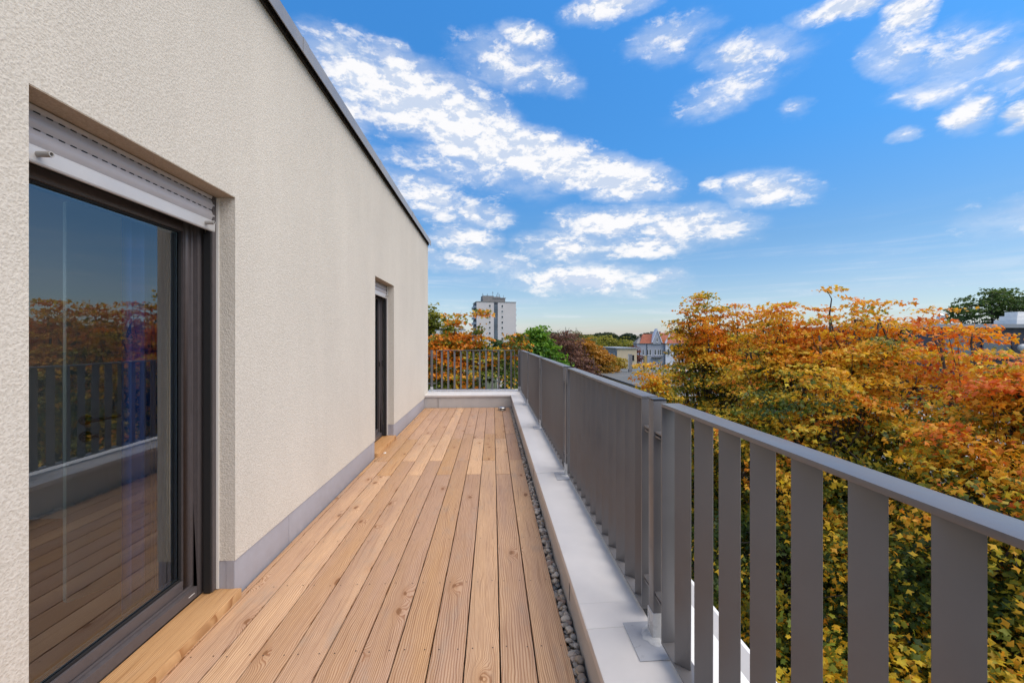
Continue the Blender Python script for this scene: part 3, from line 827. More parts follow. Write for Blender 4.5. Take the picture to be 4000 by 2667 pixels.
# ================================================================== NEIGHBOURING BUILDINGS
def windows(parent, n_rows, n_cols, place, size, axis, frame, name='window', glass=None, mull=True, depth=.12):
    """shared-mesh windows; place(i, j) gives the local centre; axis is the facade's local normal ('-Y', '-X')"""
    w_, h_ = size
    fr = MB(); t = .09 if w_ > .8 else .07
    def bx(mb, u0, u1, v0, v1, d0, d1):
        if axis == '-Y': mb.box(u0, u1, -d1, -d0, v0, v1)
        else: mb.box(-d1, -d0, u0, u1, v0, v1)
    for u0, u1, v0, v1 in ((-w_ / 2, w_ / 2, h_ / 2 - t, h_ / 2), (-w_ / 2, w_ / 2, -h_ / 2, -h_ / 2 + t), (-w_ / 2, -w_ / 2 + t, -h_ / 2 + t, h_ / 2 - t), (w_ / 2 - t, w_ / 2, -h_ / 2 + t, h_ / 2 - t)):
        bx(fr, u0, u1, v0, v1, .0, .06)
    if mull: bx(fr, -t / 2, t / 2, -h_ / 2 + t, h_ / 2 - t, .0, .055)
    bx(fr, -w_ / 2 - .1, w_ / 2 + .1, -h_ / 2 - .12, -h_ / 2 - .001, .0, .16)
    fm = fr.mesh(name, frame)
    gl = MB(); bx(gl, -w_ / 2 + t, w_ / 2 - t, -h_ / 2 + t, h_ / 2 - t, .005, .02)
    gm = gl.mesh('pane', glass or M['farglass'])
    for i in range(n_rows):
        for j in range(n_cols):
            c = place(i, j)
            if c is None: continue
            o = bpy.data.objects.new(name, fm); COL.objects.link(o); o.parent = parent; o.location = c
            g = bpy.data.objects.new('pane', gm); COL.objects.link(g); g.parent = o

def local(name, mb, mat, parent, loc=(0, 0, 0), **kw):
    """a part whose vertices are already in its parent's own frame"""
    o = bpy.data.objects.new(name, mb.mesh(name, mat, **kw)); COL.objects.link(o); o.parent = parent; o.location = loc
    return o

# ---- tower block far off
TZ = 20.9 - GROUND
tw = thing('tower_block', (-8.0, 220, GROUND), 'tall pale tower block with balconies on its left side and masts on the roof', 'building', rz=R(10))
local('wall', MB().box(0, 20.4, .0, 15, 0, TZ).box(-.35, 0, 0, .9, 0, TZ), M['towerwall'], tw)
local('roof_edge', MB().box(-.5, 20.6, -.25, 15.2, TZ, TZ + .2), M['towergrey'], tw)
local('roof_plant', MB().box(3.5, 15.5, 4, 12, TZ + .35, TZ + 2.3).box(3.5, 9.5, 5, 11, TZ + 2.3, TZ + 3.7).box(9.5, 13.2, 5.4, 11, TZ + 2.3, TZ + 3.3).box(9.0, 15.8, 3.7, 12.3, TZ + 2.31, TZ + 2.7), M['towergrey'], tw)
for (x, hh) in ((3.9, 5.2), (5.7, 4.0), (6.4, 5.0), (9.3, 6.3), (8.2, 3.6), (12.1, 5.9), (12.9, 5.0), (11.4, 4.6), (15.2, 4.4)):
    m_ = MB(); m_.box(x - .07, x + .07, 7, 7.14, TZ + .4, TZ + hh)
    if hh > 4.5: m_.box(x - .5, x + .5, 7.02, 7.1, TZ + hh - 1.0, TZ + hh - .9); m_.box(x - .3, x + .3, 7.02, 7.1, TZ + hh - .5, TZ + hh - .42)
    local('antenna', m_, M['mast'], tw)
ROW = 2.82
def twp(i, j):
    return ((6.5, 0, TZ - 2.1 - i * ROW) if j == 0 else (13.1, 0, TZ - 2.1 - i * ROW))
windows(tw, 11, 2, twp, (1.05, 1.3), '-Y', M['white'], mull=False)
local('stair_shade_sheet', MB().box(8.75, 10.75, -.03, -.001, 1, TZ - .2), M['towerdark'], tw)  # flat dark sheet, recess shade painted on the wall
me = MB().box(-.42, .42, -.1, 0, -.6, .6).mesh('stair_panel', M['strip'])
for i in range(25):
    for xx in (9.3, 10.22):
        o = bpy.data.objects.new('stair_panel', me); COL.objects.link(o); o.parent = tw; o.location = (xx, -.035, TZ - 2.0 - i * 1.3)
local('balcony_shade_sheet', MB().box(-.06, -.002, 1.0, 14, 1, TZ - .3), M['towerdark'], tw)  # flat dark sheet painting the shade on the balcony side
bme = MB().box(-1.15, 0, -2.9, 2.9, -.15, .95).box(-.3, 0, 2.9, 3.1, -.15, 2.4).mesh('balcony', M['towerbalc'])
for i in range(11):
    for yy in (4.2, 11.0):
        o = bpy.data.objects.new('balcony', bme); COL.objects.link(o); o.parent = tw; o.location = (-.061, yy, TZ - 2.9 - i * ROW)
bme2 = MB().box(0, 1.1, -2.4, 2.4, -.15, .95).mesh('balcony', M['towerbalc'])
for i in range(11):
    o = bpy.data.objects.new('balcony', bme2); COL.objects.link(o); o.parent = tw; o.location = (20.401, 6, TZ - 3.9 - i * ROW)

# ---- white low block left of the tower
wb = thing('white_block', (-18, 120, GROUND), 'small white flat block half hidden behind the orange maple on the left', 'building')
H = 4.2 - GROUND
MB().box(-22, -8.5, 120, 132, GROUND, 4.2).build('wall', M['white'], wb)
MB().box(-22.2, -8.3, 119.8, 132.2, 4.2, 4.5).build('roof', M['dullsteel'], wb)
windows(wb, 3, 5, lambda i, j: (-2.6 + j * 2.6, 0, H - 2.0 - i * 3.1), (1.5, 1.5), '-Y', M['dullsteel'])

# ---- long ochre building beside the street, flat grey roof
ob = thing('ochre_hall', (12.3, 30, GROUND), 'long low ochre building with flat grey roof beyond the street trees', 'building')
RZ = -2.50
MB().box(12.3, 25.5, 3, 54.5, GROUND, RZ - .35).build('wall', M['ochre'], ob)
MB().box(12.0, 25.8, 2.6, 55.0, RZ - .349, RZ - .02).build('eaves', M['ochre'], ob)
MB().box(11.85, 25.9, 2.5, 55.2, RZ - .019, RZ + .05).build('roof', M['flatroof'], ob)
MB().box(11.80, 11.849, 2.5, 55.2, RZ - .06, RZ + .075).build('gutter', M['mast'], ob)
for y in (12.2, 20.2, 28.2, 36.2, 44.2):
    MB().box(12.0, 25.7, y, y + .5, RZ + .051, RZ + .075).build('roof_seam', M['towergrey'], ob)
windows(ob, 3, 14, lambda i, j: (0, -25 + j * 3.6, 7.4 - i * 3.0), (1.3, 1.5), '-X', M['white'])
MB().box(19.2, 22.5, 40, 44, RZ + .076, RZ + .75).build('roof_light', M['white'], ob)
MB().box(17.6, 19.1, 38, 40, RZ + .076, RZ + .6).build('roof_curb', M['bluegrey'], ob)
def pipe(x, y, h_, r_=.1, mat='white'):
    p = cyl(x, y, RZ + .05, RZ + h_, r_, 12); cyl(x, y, RZ + h_ + .04, RZ + h_ + .16, r_ * 1.6, 12, p); cyl(x, y, RZ + h_, RZ + h_ + .04, r_ * .7, 8, p)
    p.build('vent_pipe', M[mat], ob)
for a in ((21.5, 36, 1.6, .15), (22.6, 34.5, 1.5), (23.1, 34.9, 1.7), (24.2, 46, .9), (15.6, 24, .8), (20.2, 48, 1.0, .14), (16.4, 14, .9), (17.3, 13.2, .9), (14.8, 9, .7)):
    pipe(*a)
MB().box(16.12, 16.48, 49.8, 50.2, RZ + .05, RZ + 2.15).build('chimney', M['towergrey'], ob)
for k in range(2): MB().box(15.96 + .07 * k, 16.01 + .07 * k, 49.7, 49.76, RZ + .4, RZ + 2.2).build('flue', M['bolt'], ob)
MB().box(17.95, 18.25, 49.8, 50.2, RZ + .05, RZ + 1.95).build('chimney', M['ochre'], ob)
MB().box(13.6, 16.6, 8, 12.5, RZ + .076, RZ + .42).build('roof_light', M['white'], ob)
MB().box(18.0, 21.2, 15, 19, RZ + .076, RZ + .45).build('roof_light', M['white'], ob)

# ---- cream and grey block further off
cb = thing('cream_block', (32.4, 110, GROUND), 'low block with cream end wall and window front coloured grey for shade, flat roof', 'building')
MB().box(32.4, 37.6, 110, 127, GROUND, -1.0).build('wall', M['cream'], cb)
MB().box(32.34, 32.398, 110, 127, GROUND, -1.05).build('shaded_front', M['shadegrey'], cb)
MB().box(32.0, 37.9, 109.7, 127.3, -.999, -.72).build('roof', M['dullsteel'], cb)
windows(cb, 3, 4, lambda i, j: (-.07, 2.5 + j * 3.9, -1.0 - 2.1 - GROUND - i * 3.0), (1.6, 1.7), '-X', M['white'])
windows(cb, 1, 1, lambda i, j: (4.0, -.01, 8.3), (1.0, 1.3), '-Y', M['gasket'], mull=False)

# ---- blue grey house with red roof and gable
hb = thing('gabled_house', (47.9, 140, GROUND), 'blue grey town house with red tiled roof and steep pointed gable', 'building')
EZ = .15
HL = EZ - GROUND
MB().box(47.9, 57.3, 140, 143.5, GROUND, EZ).build('wall', M['bluegrey'], hb)
MB().box(57.301, 76, 139.4, 152, GROUND, EZ).build('side_wing', M['whiteblue'], hb)
def hip(x0, x1, y0, y1, z0, z1, ins, name, mat, parent):
    m_ = MB(); ym = (y0 + y1) / 2
    m_.v = [(x0, y0, z0), (x1, y0, z0), (x1, y1, z0), (x0, y1, z0), (x0 + ins, ym, z1), (x1 - ins * .2, ym, z1)]
    m_.f = [(0, 1, 5, 4), (1, 2, 5), (2, 3, 4, 5), (3, 0, 4), (3, 2, 1, 0)]; m_.m = [0] * 5
    return m_.build(name, mat, parent)
hip(48.7, 58.1, 139.5, 144.2, EZ + .002, EZ + 3.1, 1.9, 'roof', M['redtile'], hb)
hip(57.2, 76.6, 139.0, 152.6, EZ + .003, EZ + 3.6, .6, 'roof', M['redtile'], hb)
hip(47.6, 51.0, 139.7, 143.8, EZ + .001, EZ + 1.9, 1.6, 'lower_roof', M['towergrey'], hb)
MB().prism([(53.1, EZ - .2), (55.9, EZ - .2), (55.9, EZ + .3), (54.55, EZ + 4.2), (53.1, EZ + .3)], 139.5, 141.5).build('gable', M['bluegrey'], hb)
MB().prism([(52.95, EZ + .28), (54.55, EZ + 4.35), (54.55, EZ + 4.9), (52.6, EZ + .2)], 139.35, 141.6).build('gable_coping', M['whiteblue'], hb)
MB().prism([(56.05, EZ + .28), (54.55, EZ + 4.35), (54.55, EZ + 4.9), (56.4, EZ + .2)], 139.35, 141.6).build('gable_coping', M['whiteblue'], hb)
MB().prism([(57.0, EZ), (57.4, EZ), (59.2, EZ + 3.4), (59.0, EZ + 3.75), (57.1, EZ + .5)], 138.9, 139.3).build('gable_coping', M['whiteblue'], hb)
MB().box(55.2, 58.6, 146.5, 147.5, EZ + 2.6, EZ + 4.1).build('chimney', M['towergrey'], hb)
MB().box(51.1, 51.7, 142.2, 142.6, EZ + 1.5, EZ + 2.0).build('skylight', M['white'], hb)
cols = [.9, 2.1, 3.6, 4.5, 6.2, 7.3, 8.0, 8.75]
windows(hb, 3, 8, lambda i, j: (cols[j], 0, HL - 3.0 - i * 4.4), (.55, 1.9), '-Y', M['white'], mull=False)
windows(hb, 3, 8, lambda i, j: (10.4 + j * 2.1, -.6, HL - 3.0 - i * 4.4), (.8, 2.0), '-Y', M['white'], mull=False)
windows(hb, 1, 1, lambda i, j: (6.65, -.5, HL + 1.2), (.5, 1.4), '-Y', M['white'], mull=False)
MB().box(51.2, 51.35, 139.8, 139.99, GROUND, EZ).build('downpipe', M['mast'], hb)
MB().box(57.1, 57.25, 139.2, 139.39, GROUND, EZ).build('downpipe', M['mast'], hb)
MB().box(52.9, 56.2, 138.9, 139.99, EZ - 4.8, EZ - 4.5).build('balcony', M['mast'], hb)

# ---- dark penthouse building behind the trees on the right
nb = thing('navy_building', (24, 27, GROUND), 'navy flat roofed building with grey roof edge at the far right', 'building')
MB().box(26.2, 60, 26, 40, GROUND, 2.12).build('wall', M['navy'], nb)
MB().box(25.8, 60.4, 25.7, 40.3, 2.121, 2.36).build('roof_edge', M['dullsteel'], nb)
windows(nb, 2, 7, lambda i, j: (5.75 + j * 3.1 if j % 2 == 0 else 5.75 + j * 3.1 - .5, -1.0, 12.6 - i * 3.0), (2.1, 1.5), '-Y', M['navy'], glass=M['strip'], mull=False)
MB().box(37.6, 48, 29, 30.4, 2.361, 2.8).box(37.9, 48, 29.2, 30.3, 2.802, 3.1).box(38.2, 48, 29.4, 30.2, 3.102, 3.4).build('roof_hood', M['white'], nb)
vp = MB(); vp.tube([(30.6, 28, 2.361), (30.6, 28, 2.9), (30.75, 28, 3.06), (30.95, 28, 3.0), (31.0, 28, 2.8)], .10, 10); vp.build('vent_elbow', M['bolt'], nb, smooth=True)
gl_ = MB(); 
for (zc, rr0, rr1, z1_) in [(math.sin(a) * .24, .24 * math.cos(a), .24 * math.cos(a + R(20)), math.sin(a + R(20)) * .24) for a in [R(-90 + 20 * q) for q in range(9)]]:
    for q in range(14):
        a0, a1 = 2 * math.pi * q / 14, 2 * math.pi * (q + 1) / 14
        gl_.quad((33.6 + rr0 * math.cos(a0), 25.6 + rr0 * math.sin(a0), .85 + zc), (33.6 + rr0 * math.cos(a1), 25.6 + rr0 * math.sin(a1), .85 + zc), (33.6 + rr1 * math.cos(a1), 25.6 + rr1 * math.sin(a1), .85 + z1_), (33.6 + rr1 * math.cos(a0), 25.6 + rr1 * math.sin(a0), .85 + z1_))
gl_.build('globe_lamp', M['white'], nb, smooth=True)

# ================================================================== TREES
MAPLE_A = [(90, 1.0), (66, .60), (40, .94), (10, .54), (-20, .74), (-90, .30), (-160, .70), (172, .52), (138, .90), (113, .58)]
MAPLE = np.array([(r_ * math.cos(R(a)), r_ * math.sin(R(a)), -.30 * r_ * r_) for a, r_ in MAPLE_A])
LOBE3 = np.array([(r_ * math.cos(R(a)), r_ * math.sin(R(a)), -.32 * r_ * r_) for a, r_ in [(90, 1.0), (62, .52), (24, .92), (-90, .34), (156, .92), (118, .52)]])
KITE = np.array([(0, -1, 0), (.55, -.1, .18), (0, 1, -.1), (-.55, -.1, .18)])

def leaf_mesh(name, pos, nrm, size, col, shape, rng):
    """one mesh of many leaf blades; each blade is a fan round a raised middle"""
    N = len(pos)
    nrm = nrm / np.linalg.norm(nrm, axis=1, keepdims=True)
    t = rng.normal(size=(N, 3)); t -= nrm * np.sum(t * nrm, 1, keepdims=True); t /= np.linalg.norm(t, axis=1, keepdims=True)
    bt = np.cross(nrm, t)
    if shape in ('maple', 'lobe'):
        OUT = MAPLE if shape == 'maple' else LOBE3
        L = np.vstack([[(0, 0, .0)], OUT]); k = len(OUT)
        faces = np.array([(0, 1 + i, 1 + (i + 1) % k) for i in range(k)])
    else:
        L = KITE; faces = np.array([(0, 1, 2), (0, 2, 3)])
    nv = len(L)
    P = pos[:, None, :] + size[:, None, None] * (L[None, :, 0:1] * t[:, None, :] + L[None, :, 1:2] * bt[:, None, :] + L[None, :, 2:3] * nrm[:, None, :])
    F = (np.arange(N)[:, None, None] * nv + faces[None]).reshape(-1)
    me = bpy.data.meshes.new(name)
    me.vertices.add(N * nv); me.vertices.foreach_set('co', P.reshape(-1).astype(np.float32))
    nf = N * len(faces)
    me.loops.add(nf * 3); me.loops.foreach_set('vertex_index', F.astype(np.int32))
    me.polygons.add(nf); me.polygons.foreach_set('loop_start', np.arange(nf, dtype=np.int32) * 3)
    me.update(calc_edges=True)
    at = me.attributes.new('leaf', 'FLOAT_COLOR', 'POINT')
    C = np.repeat(np.hstack([col, np.ones((N, 1))]), nv, axis=0).astype(np.float32)
    at.data.foreach_set('color', C.reshape(-1))
    me.materials.append(M['leaf'])
    return me

def tree(name, label, base, lobes, palette, n, size, shape='maple', trunk=.2, seed=0, group=None, plate=.38, twigs=True, density_in=.25, per=34, trunk_top=None, spike=0):
    rng = np.random.RandomState(seed)
    base = np.array(base, float)
    L = np.array(lobes, float)           # x y z rx ry rz (world)
    area = (L[:, 3] * L[:, 4] + L[:, 4] * L[:, 5] + L[:, 3] * L[:, 5])
    nc = max(6, n // per)
    wt = area * np.where(L[:, 3] < .8, 1.9, 1.0)
    li = rng.choice(len(L), nc, p=wt / wt.sum())
    d = rng.normal(size=(nc, 3)); d /= np.linalg.norm(d, axis=1, keepdims=True)
    rad = np.where(rng.rand(nc) < density_in, rng.uniform(.35, .8, nc), rng.uniform(.82, 1.06, nc))
    C = L[li, :3] + d * L[li, 3:6] * rad[:, None]
    C += rng.normal(size=(nc, 3)) * .05 * size * 8
    # sprays gather into boughs with open gaps between them
    q_ = C * (2.1 if size < .12 else 1.2) + seed
    gap = np.sin(q_[:, 0] + 1.3 * np.sin(q_[:, 1])) + np.sin(q_[:, 1] * 1.1 + 1.2 * np.sin(q_[:, 2])) + np.sin(q_[:, 2] * 1.5 + 1.1 * np.sin(q_[:, 0]))
    keep = (gap > -.75) | (rng.rand(nc) < .18)
    C, d, li = C[keep], d[keep], li[keep]; nc = len(C)
    out = d * np.array([1, 1, .7])
    ctr = np.average(L[:, :3], axis=0, weights=area)
    zmin, zmax = (L[:, 2] - L[:, 5]).min(), (L[:, 2] + L[:, 5]).max()
    # a spray is a tilted flat disc of leaves
    cn = np.array([0, 0, 1.0]) + out * .55 + rng.normal(size=(nc, 3)) * .18
    cn /= np.linalg.norm(cn, axis=1, keepdims=True)
    k = rng.poisson(per * 1.2, nc); idx = np.repeat(np.arange(nc), k); N = len(idx)
    off = rng.normal(size=(N, 3)); off[:, 2] *= .3
    off /= np.maximum(1, np.linalg.norm(off, axis=1, keepdims=True) / 1.8)
    a = cn[idx]; off = off - a * np.sum(off * a, 1, keepdims=True) * .6
    csz = plate * rng.uniform(.55, 1.25, nc)
    pos = C[idx] + off * csz[idx][:, None] * .75
    nr = a * .75 + out[idx] * .3 + rng.normal(size=(N, 3)) * .55
    sz = size * rng.uniform(.5, 1.25, N)
    # colour of each spray: green low and inside, turning higher and further out
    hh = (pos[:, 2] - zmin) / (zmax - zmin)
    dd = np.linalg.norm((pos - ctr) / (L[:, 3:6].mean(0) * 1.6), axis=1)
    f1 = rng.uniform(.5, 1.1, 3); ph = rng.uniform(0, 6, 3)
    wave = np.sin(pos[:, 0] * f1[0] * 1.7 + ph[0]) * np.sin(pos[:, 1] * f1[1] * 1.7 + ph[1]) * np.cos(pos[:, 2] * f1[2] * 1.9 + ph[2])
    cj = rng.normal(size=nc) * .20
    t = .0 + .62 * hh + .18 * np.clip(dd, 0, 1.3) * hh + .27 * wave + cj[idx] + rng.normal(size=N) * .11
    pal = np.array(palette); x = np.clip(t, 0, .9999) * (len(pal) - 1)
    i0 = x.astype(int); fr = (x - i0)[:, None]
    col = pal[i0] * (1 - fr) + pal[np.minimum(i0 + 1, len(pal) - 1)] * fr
    col *= rng.uniform(.78, 1.22, (N, 1)); col = np.clip(col, 0, .9)
    root = thing(name, tuple(base), label, 'tree', group)
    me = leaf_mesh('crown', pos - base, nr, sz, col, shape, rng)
    o = bpy.data.objects.new('crown', me); COL.objects.link(o); o.parent = root
    # wood
    mb = MB()
    zt = trunk_top if trunk_top is not None else ctr[2]
    B0 = np.zeros(3); top = np.array([ctr[0], ctr[1], zt]) - base
    path = []
    for q in range(7):
        f_ = q / 6; p = B0 + (top - B0) * f_
        p = p + np.array([math.sin(f_ * 4 + seed) * .12, math.cos(f_ * 5 + seed) * .12, 0]) * min(1, 3 * f_) * min(1, trunk * 6)
        path.append(tuple(p))
    mb.tube(path, [trunk * (1.25 if q == 0 else 1 - .6 * q / 6) for q in range(7)], 9)
    tr = local('trunk', mb, M['bark'], root, smooth=True)
    if twigs:
        lm = MB()
        for li_, l in enumerate(L):
            fz = rng.uniform(.45, .92); p0 = np.array(path[int(fz * 6)]); p3 = l[:3] - base + np.array([0, 0, l[5] * .35])
            mid = p0 * .5 + p3 * .5 + np.array([0, 0, -.12 * np.linalg.norm(p3 - p0)]) + rng.normal(size=3) * .1
            q1 = p0 * .75 + mid * .25 ; r0 = trunk * .42
            pa = [tuple(p0), tuple(p0 * .5 + mid * .5), tuple(mid), tuple(mid * .5 + p3 * .5 + rng.normal(size=3) * .06), tuple(p3)]
            lm.tube(pa, [r0, r0 * .8, r0 * .6, r0 * .42, r0 * .2], 6)
            mem = np.where(li == li_)[0]
            for ci in mem[:max(3, int(len(mem) * .22))]:
                e = C[ci] - base; s_ = np.array(pa[rng.randint(2, 5)]); m_ = s_ * .5 + e * .5 + rng.normal(size=3) * .08
                rr = r0 * .2
                lm.tube([tuple(s_), tuple(m_), tuple(e)], [rr, rr * .6, rr * .25], 4, cap=False)
        local('limbs', lm, M['bark'], root, smooth=True)
    if spike:
        sp_ = MB()
        for q in range(spike):
            l = L[rng.randint(len(L))]; a_ = rng.uniform(0, 6.3); rr = rng.uniform(0, .9)
            s_ = l[:3] - base + np.array([math.cos(a_) * l[3] * rr, math.sin(a_) * l[4] * rr, l[5] * .6])
            e = s_ + np.array([rng.normal() * .35, rng.normal() * .35, l[5] * rng.uniform(.35, .75)])
            sp_.tube([tuple(s_), tuple(s_ * .5 + e * .5 + rng.normal(size=3) * .06), tuple(e)], [.045, .028, .014], 4, cap=False)
        tag(local('twigs', sp_, M['bark'], root), kind='stuff')
    return root

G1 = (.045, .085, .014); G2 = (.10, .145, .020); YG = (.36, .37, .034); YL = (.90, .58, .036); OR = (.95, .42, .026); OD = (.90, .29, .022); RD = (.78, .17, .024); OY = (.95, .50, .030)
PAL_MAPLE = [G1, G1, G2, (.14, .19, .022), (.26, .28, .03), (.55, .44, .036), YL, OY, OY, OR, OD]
PAL_RED = [G1, G1, G2, (.20, .23, .026), YG, YL, OY, OR, OR, OD, RD]
PAL_END = [G1, G1, G1, G2, (.10, .17, .02), (.18, .23, .026), YG, OY, OD, OD]
PAL_GREENISH = [G1, G1, G2, (.13, .20, .022), (.24, .30, .03), YG, YL, OY]
grp = 'autumn maples along the street'
def spire(x, y, z, h=.8, r=.42): return (x, y, z + .26 - h * .6, r * .62, r * .62, h * .6)
# left street maple
A = [(8.3, 14.4, -.8, 2.4, 2.6, 2.5), (7.3, 13.9, -.2, 1.4, 1.5, 1.7), (6.1, 13.2, -2.5, 1.5, 1.8, 1.3), (6.9, 13.8, .3, .9, .9, 1.1), (7.0, 11.9, -2.3, 1.9, 1.7, 1.8), (8.9, 13.2, -.6, 2.0, 1.8, 2.1), (7.3, 14.1, .5, 1.2, 1.2, 1.1),
     (8.0, 16.4, -2.0, 2.2, 2.2, 2.2), (6.4, 12.8, -4.6, 2.1, 2.4, 1.8), (8.4, 13, -5, 2.5, 2.4, 2),
     spire(6.2, 14, 1.85, 1.0, .42), spire(6.55, 14, 2.45, 1.9, .5), spire(7.05, 14, 2.72, 2.2, .75), spire(7.5, 13.8, 2.25, 1.8, .7), spire(8.0, 13.6, 2.3, 1.9, .7), spire(8.6, 13.2, 2.1, 1.6, .75), spire(6.9, 13.4, 1.9, 1.4, .45), spire(9.2, 13.0, 1.9, 1.4, .5), (4.95, 12.9, -.7, .85, .85, .8), (5.3, 12.9, -2.0, 1.3, 1.3, 1.1), spire(4.8, 12.9, .45, 1.0, .55), spire(5.35, 13.2, .3, 1.0, .7)]
tree('maple_tree', 'orange and green maple right of the gabled house, farthest of the street maples', (7.6, 14.2, GROUND), A, PAL_MAPLE, 70000, .074, 'lobe', plate=.34, per=30, trunk=.24, seed=1, group=grp)
Bm = [(8.4, 9.6, -.9, 2.4, 2.3, 2.3), (7.2, 8.6, -1.4, 1.8, 1.7, 1.9), (6.6, 9.9, -1.8, 1.7, 1.8, 1.8), (8.6, 10.8, -.2, 1.6, 1.5, 1.5), (9.2, 8.9, -.2, 1.5, 1.4, 1.5), (7.5, 10.6, -.3, 1.5, 1.4, 1.5), (5.9, 8.6, -3.4, 1.8, 1.9, 1.8), (7.6, 8.2, -4.4, 2.2, 2.2, 2.2), (6.0, 10.4, -4.6, 2.0, 2.0, 1.8),
     spire(7.6, 10.9, 2.25, 1.9, .65), spire(8.15, 10.8, 2.1, 1.7, .65), spire(8.57, 10.5, 2.6, 2.2, .62), spire(9.15, 10.4, 2.35, 1.9, .6), spire(8.95, 9.5, 2.2, 1.6, .48), spire(9.6, 9.7, 1.7, 1.3, .7), spire(7.1, 11.6, 1.5, 1.3, .45), spire(9.9, 10.9, 2.0, 1.5, .5), spire(7.9, 10.0, 1.75, 1.4, .45), spire(8.3, 9.0, 1.2, 1.0, .8)]
tree('maple_tree', 'golden orange maple in the middle of the street row with the highest crown', (8.0, 9.6, GROUND), Bm, PAL_MAPLE, 78000, .074, 'lobe', plate=.34, per=30, trunk=.25, seed=12, group=grp)
Cm = [(8.6, 5.4, -1.0, 2.2, 2.2, 2.1), (7.4, 5.6, -1.8, 1.6, 1.7, 1.8), (8.9, 6.9, -.4, 1.6, 1.4, 1.5), (6.8, 6.6, -2.7, 1.6, 1.6, 1.6), (6.7, 4.6, -3.4, 1.7, 1.7, 1.7), (7.9, 6.6, -4.2, 2.0, 2.0, 1.9), (9.3, 5.2, -.4, 1.4, 1.4, 1.3),
     spire(8.86, 8.1, 1.8, 1.6, .55), spire(8.95, 7.6, 1.6, 1.5, .55), spire(9.1, 7.0, 1.25, 1.4, .6), spire(9.3, 6.3, 1.0, 1.1, .7), spire(8.2, 6.3, .8, 1.0, .7)]
tree('maple_tree', 'dark orange and red topped maple at the right edge of the picture', (8.2, 5.8, GROUND), Cm, PAL_RED, 66000, .068, 'lobe', plate=.34, per=30, trunk=.23, seed=23, group=grp)
Em = [(5.6, 5.2, -4.0, 1.6, 1.7, 1.6), (4.9, 4.2, -4.7, 1.5, 1.5, 1.5), (5.5, 6.4, -4.6, 1.5, 1.5, 1.6), (6.4, 3.6, -4.4, 1.6, 1.5, 1.5), (5.0, 3.0, -5.6, 1.5, 1.6, 1.5), (5.0, 5.4, -6.2, 2.0, 2.0, 1.6), (4.4, 7.4, -6.0, 1.8, 1.8, 1.5), (6.0, 3.8, -6.8, 2, 2, 1.5)]
tree('maple_tree', 'lower green and yellow maple seen between the near railing slats', (5.4, 4.8, GROUND), Em, PAL_GREENISH, 52000, .070, trunk=.16, seed=31, group=grp)
Fm = [(5.2, 10.6, -6.4, 2.0, 2.0, 1.8), (5.0, 13.6, -7.0, 2.0, 2.2, 1.8), (5.4, 8.6, -7.2, 2.0, 2.0, 1.6)]
tree('maple_tree', 'low greenish maple deep below the orange street maples', (5.2, 10.8, GROUND), Fm, PAL_GREENISH, 9000, .095, trunk=.14, seed=37, group=grp)

# maple behind the far railing
FM = [(-1.1, 14.4, .35, 1.25, 1.2, 1.1), (-.3, 14.2, -.2, 1.2, 1.1, 1.3), (-2.0, 14.4, -.2, 1.4, 1.3, 1.3), (-.9, 13.9, -1.6, 1.7, 1.3, 1.5), (.35, 14.3, .0, .85, .8, 1.0), (-2.6, 13.9, -1.8, 1.6, 1.3, 1.5), (-.8, 14.3, -3.4, 2.0, 1.8, 1.6), (.4, 14.2, -1.7, 1.0, 1.0, 1.2),
      spire(-1.24, 14, 2.05, 1.5, .42), spire(-.37, 14, 2.2, 1.7, .34), spire(-1.75, 14, 1.35, .9, .5), spire(-.85, 14, 1.4, .9, .5), (.72, 14.5, 1.15, .45, .45, .45)]
tree('maple_tree', 'orange and green maple directly behind the far railing', (-.9, 14.3, GROUND), FM, PAL_END, 42000, .08, 'lobe', trunk=.17, seed=41, plate=.26, per=26)

# trees of the middle distance
tree('poplar_tree', 'tall yellow green poplar at the end of the stucco wall', (-8.6, 60, GROUND), [(-8.6, 60, 1.5, 2.0, 2, 4.8), (-6.9, 60, .8, 1.6, 1.5, 3.8), (-10.6, 60, .5, 1.7, 1.8, 4.6), (-7.6, 60, -4.5, 2.3, 2.2, 4), (-9.2, 60, 4.3, 1.0, 1, 2.0), (-6.3, 60, 3.0, .8, .8, 1.6)], [(.09, .14, .018), (.17, .21, .022), (.27, .28, .03), (.36, .32, .035)], 10000, .24, 'kite', .3, 51, plate=.6, per=14)
tree('green_tree', 'dark green tree at the foot of the tower block', (1.5, 60, GROUND), [(1.7, 60, -1.3, 2.3, 2.2, 2.1), (.2, 60, -.4, 1.4, 1.4, 1.6), (2.9, 60, -2.2, 1.8, 1.8, 1.8), (1.0, 60, .4, 1.0, 1, 1.2)], [(.03, .07, .018), (.045, .10, .02), (.07, .14, .025)], 6500, .22, 'kite', .25, 52, plate=.55, per=14)
tree('green_tree', 'bright green leafy tree rising behind the railing corner', (2.7, 25, GROUND), [(2.65, 25, .75, .75, .8, 1.4), (2.0, 25, .0, .9, .9, 1.3), (3.3, 24.8, -.2, .95, .9, 1.3), (3.85, 24.6, -.7, .8, .8, 1.0), (2.8, 24.8, -1.6, 1.6, 1.4, 1.7), (1.6, 25, -.9, .9, .8, 1.2), (4.2, 24.6, -1.8, .9, .9, 1.1), (2.6, 25, 1.5, .4, .4, .65)], [(.045, .13, .016), (.08, .21, .018), (.15, .32, .024), (.24, .40, .035)], 15000, .11, 'kite', .14, 53, plate=.34, per=16)
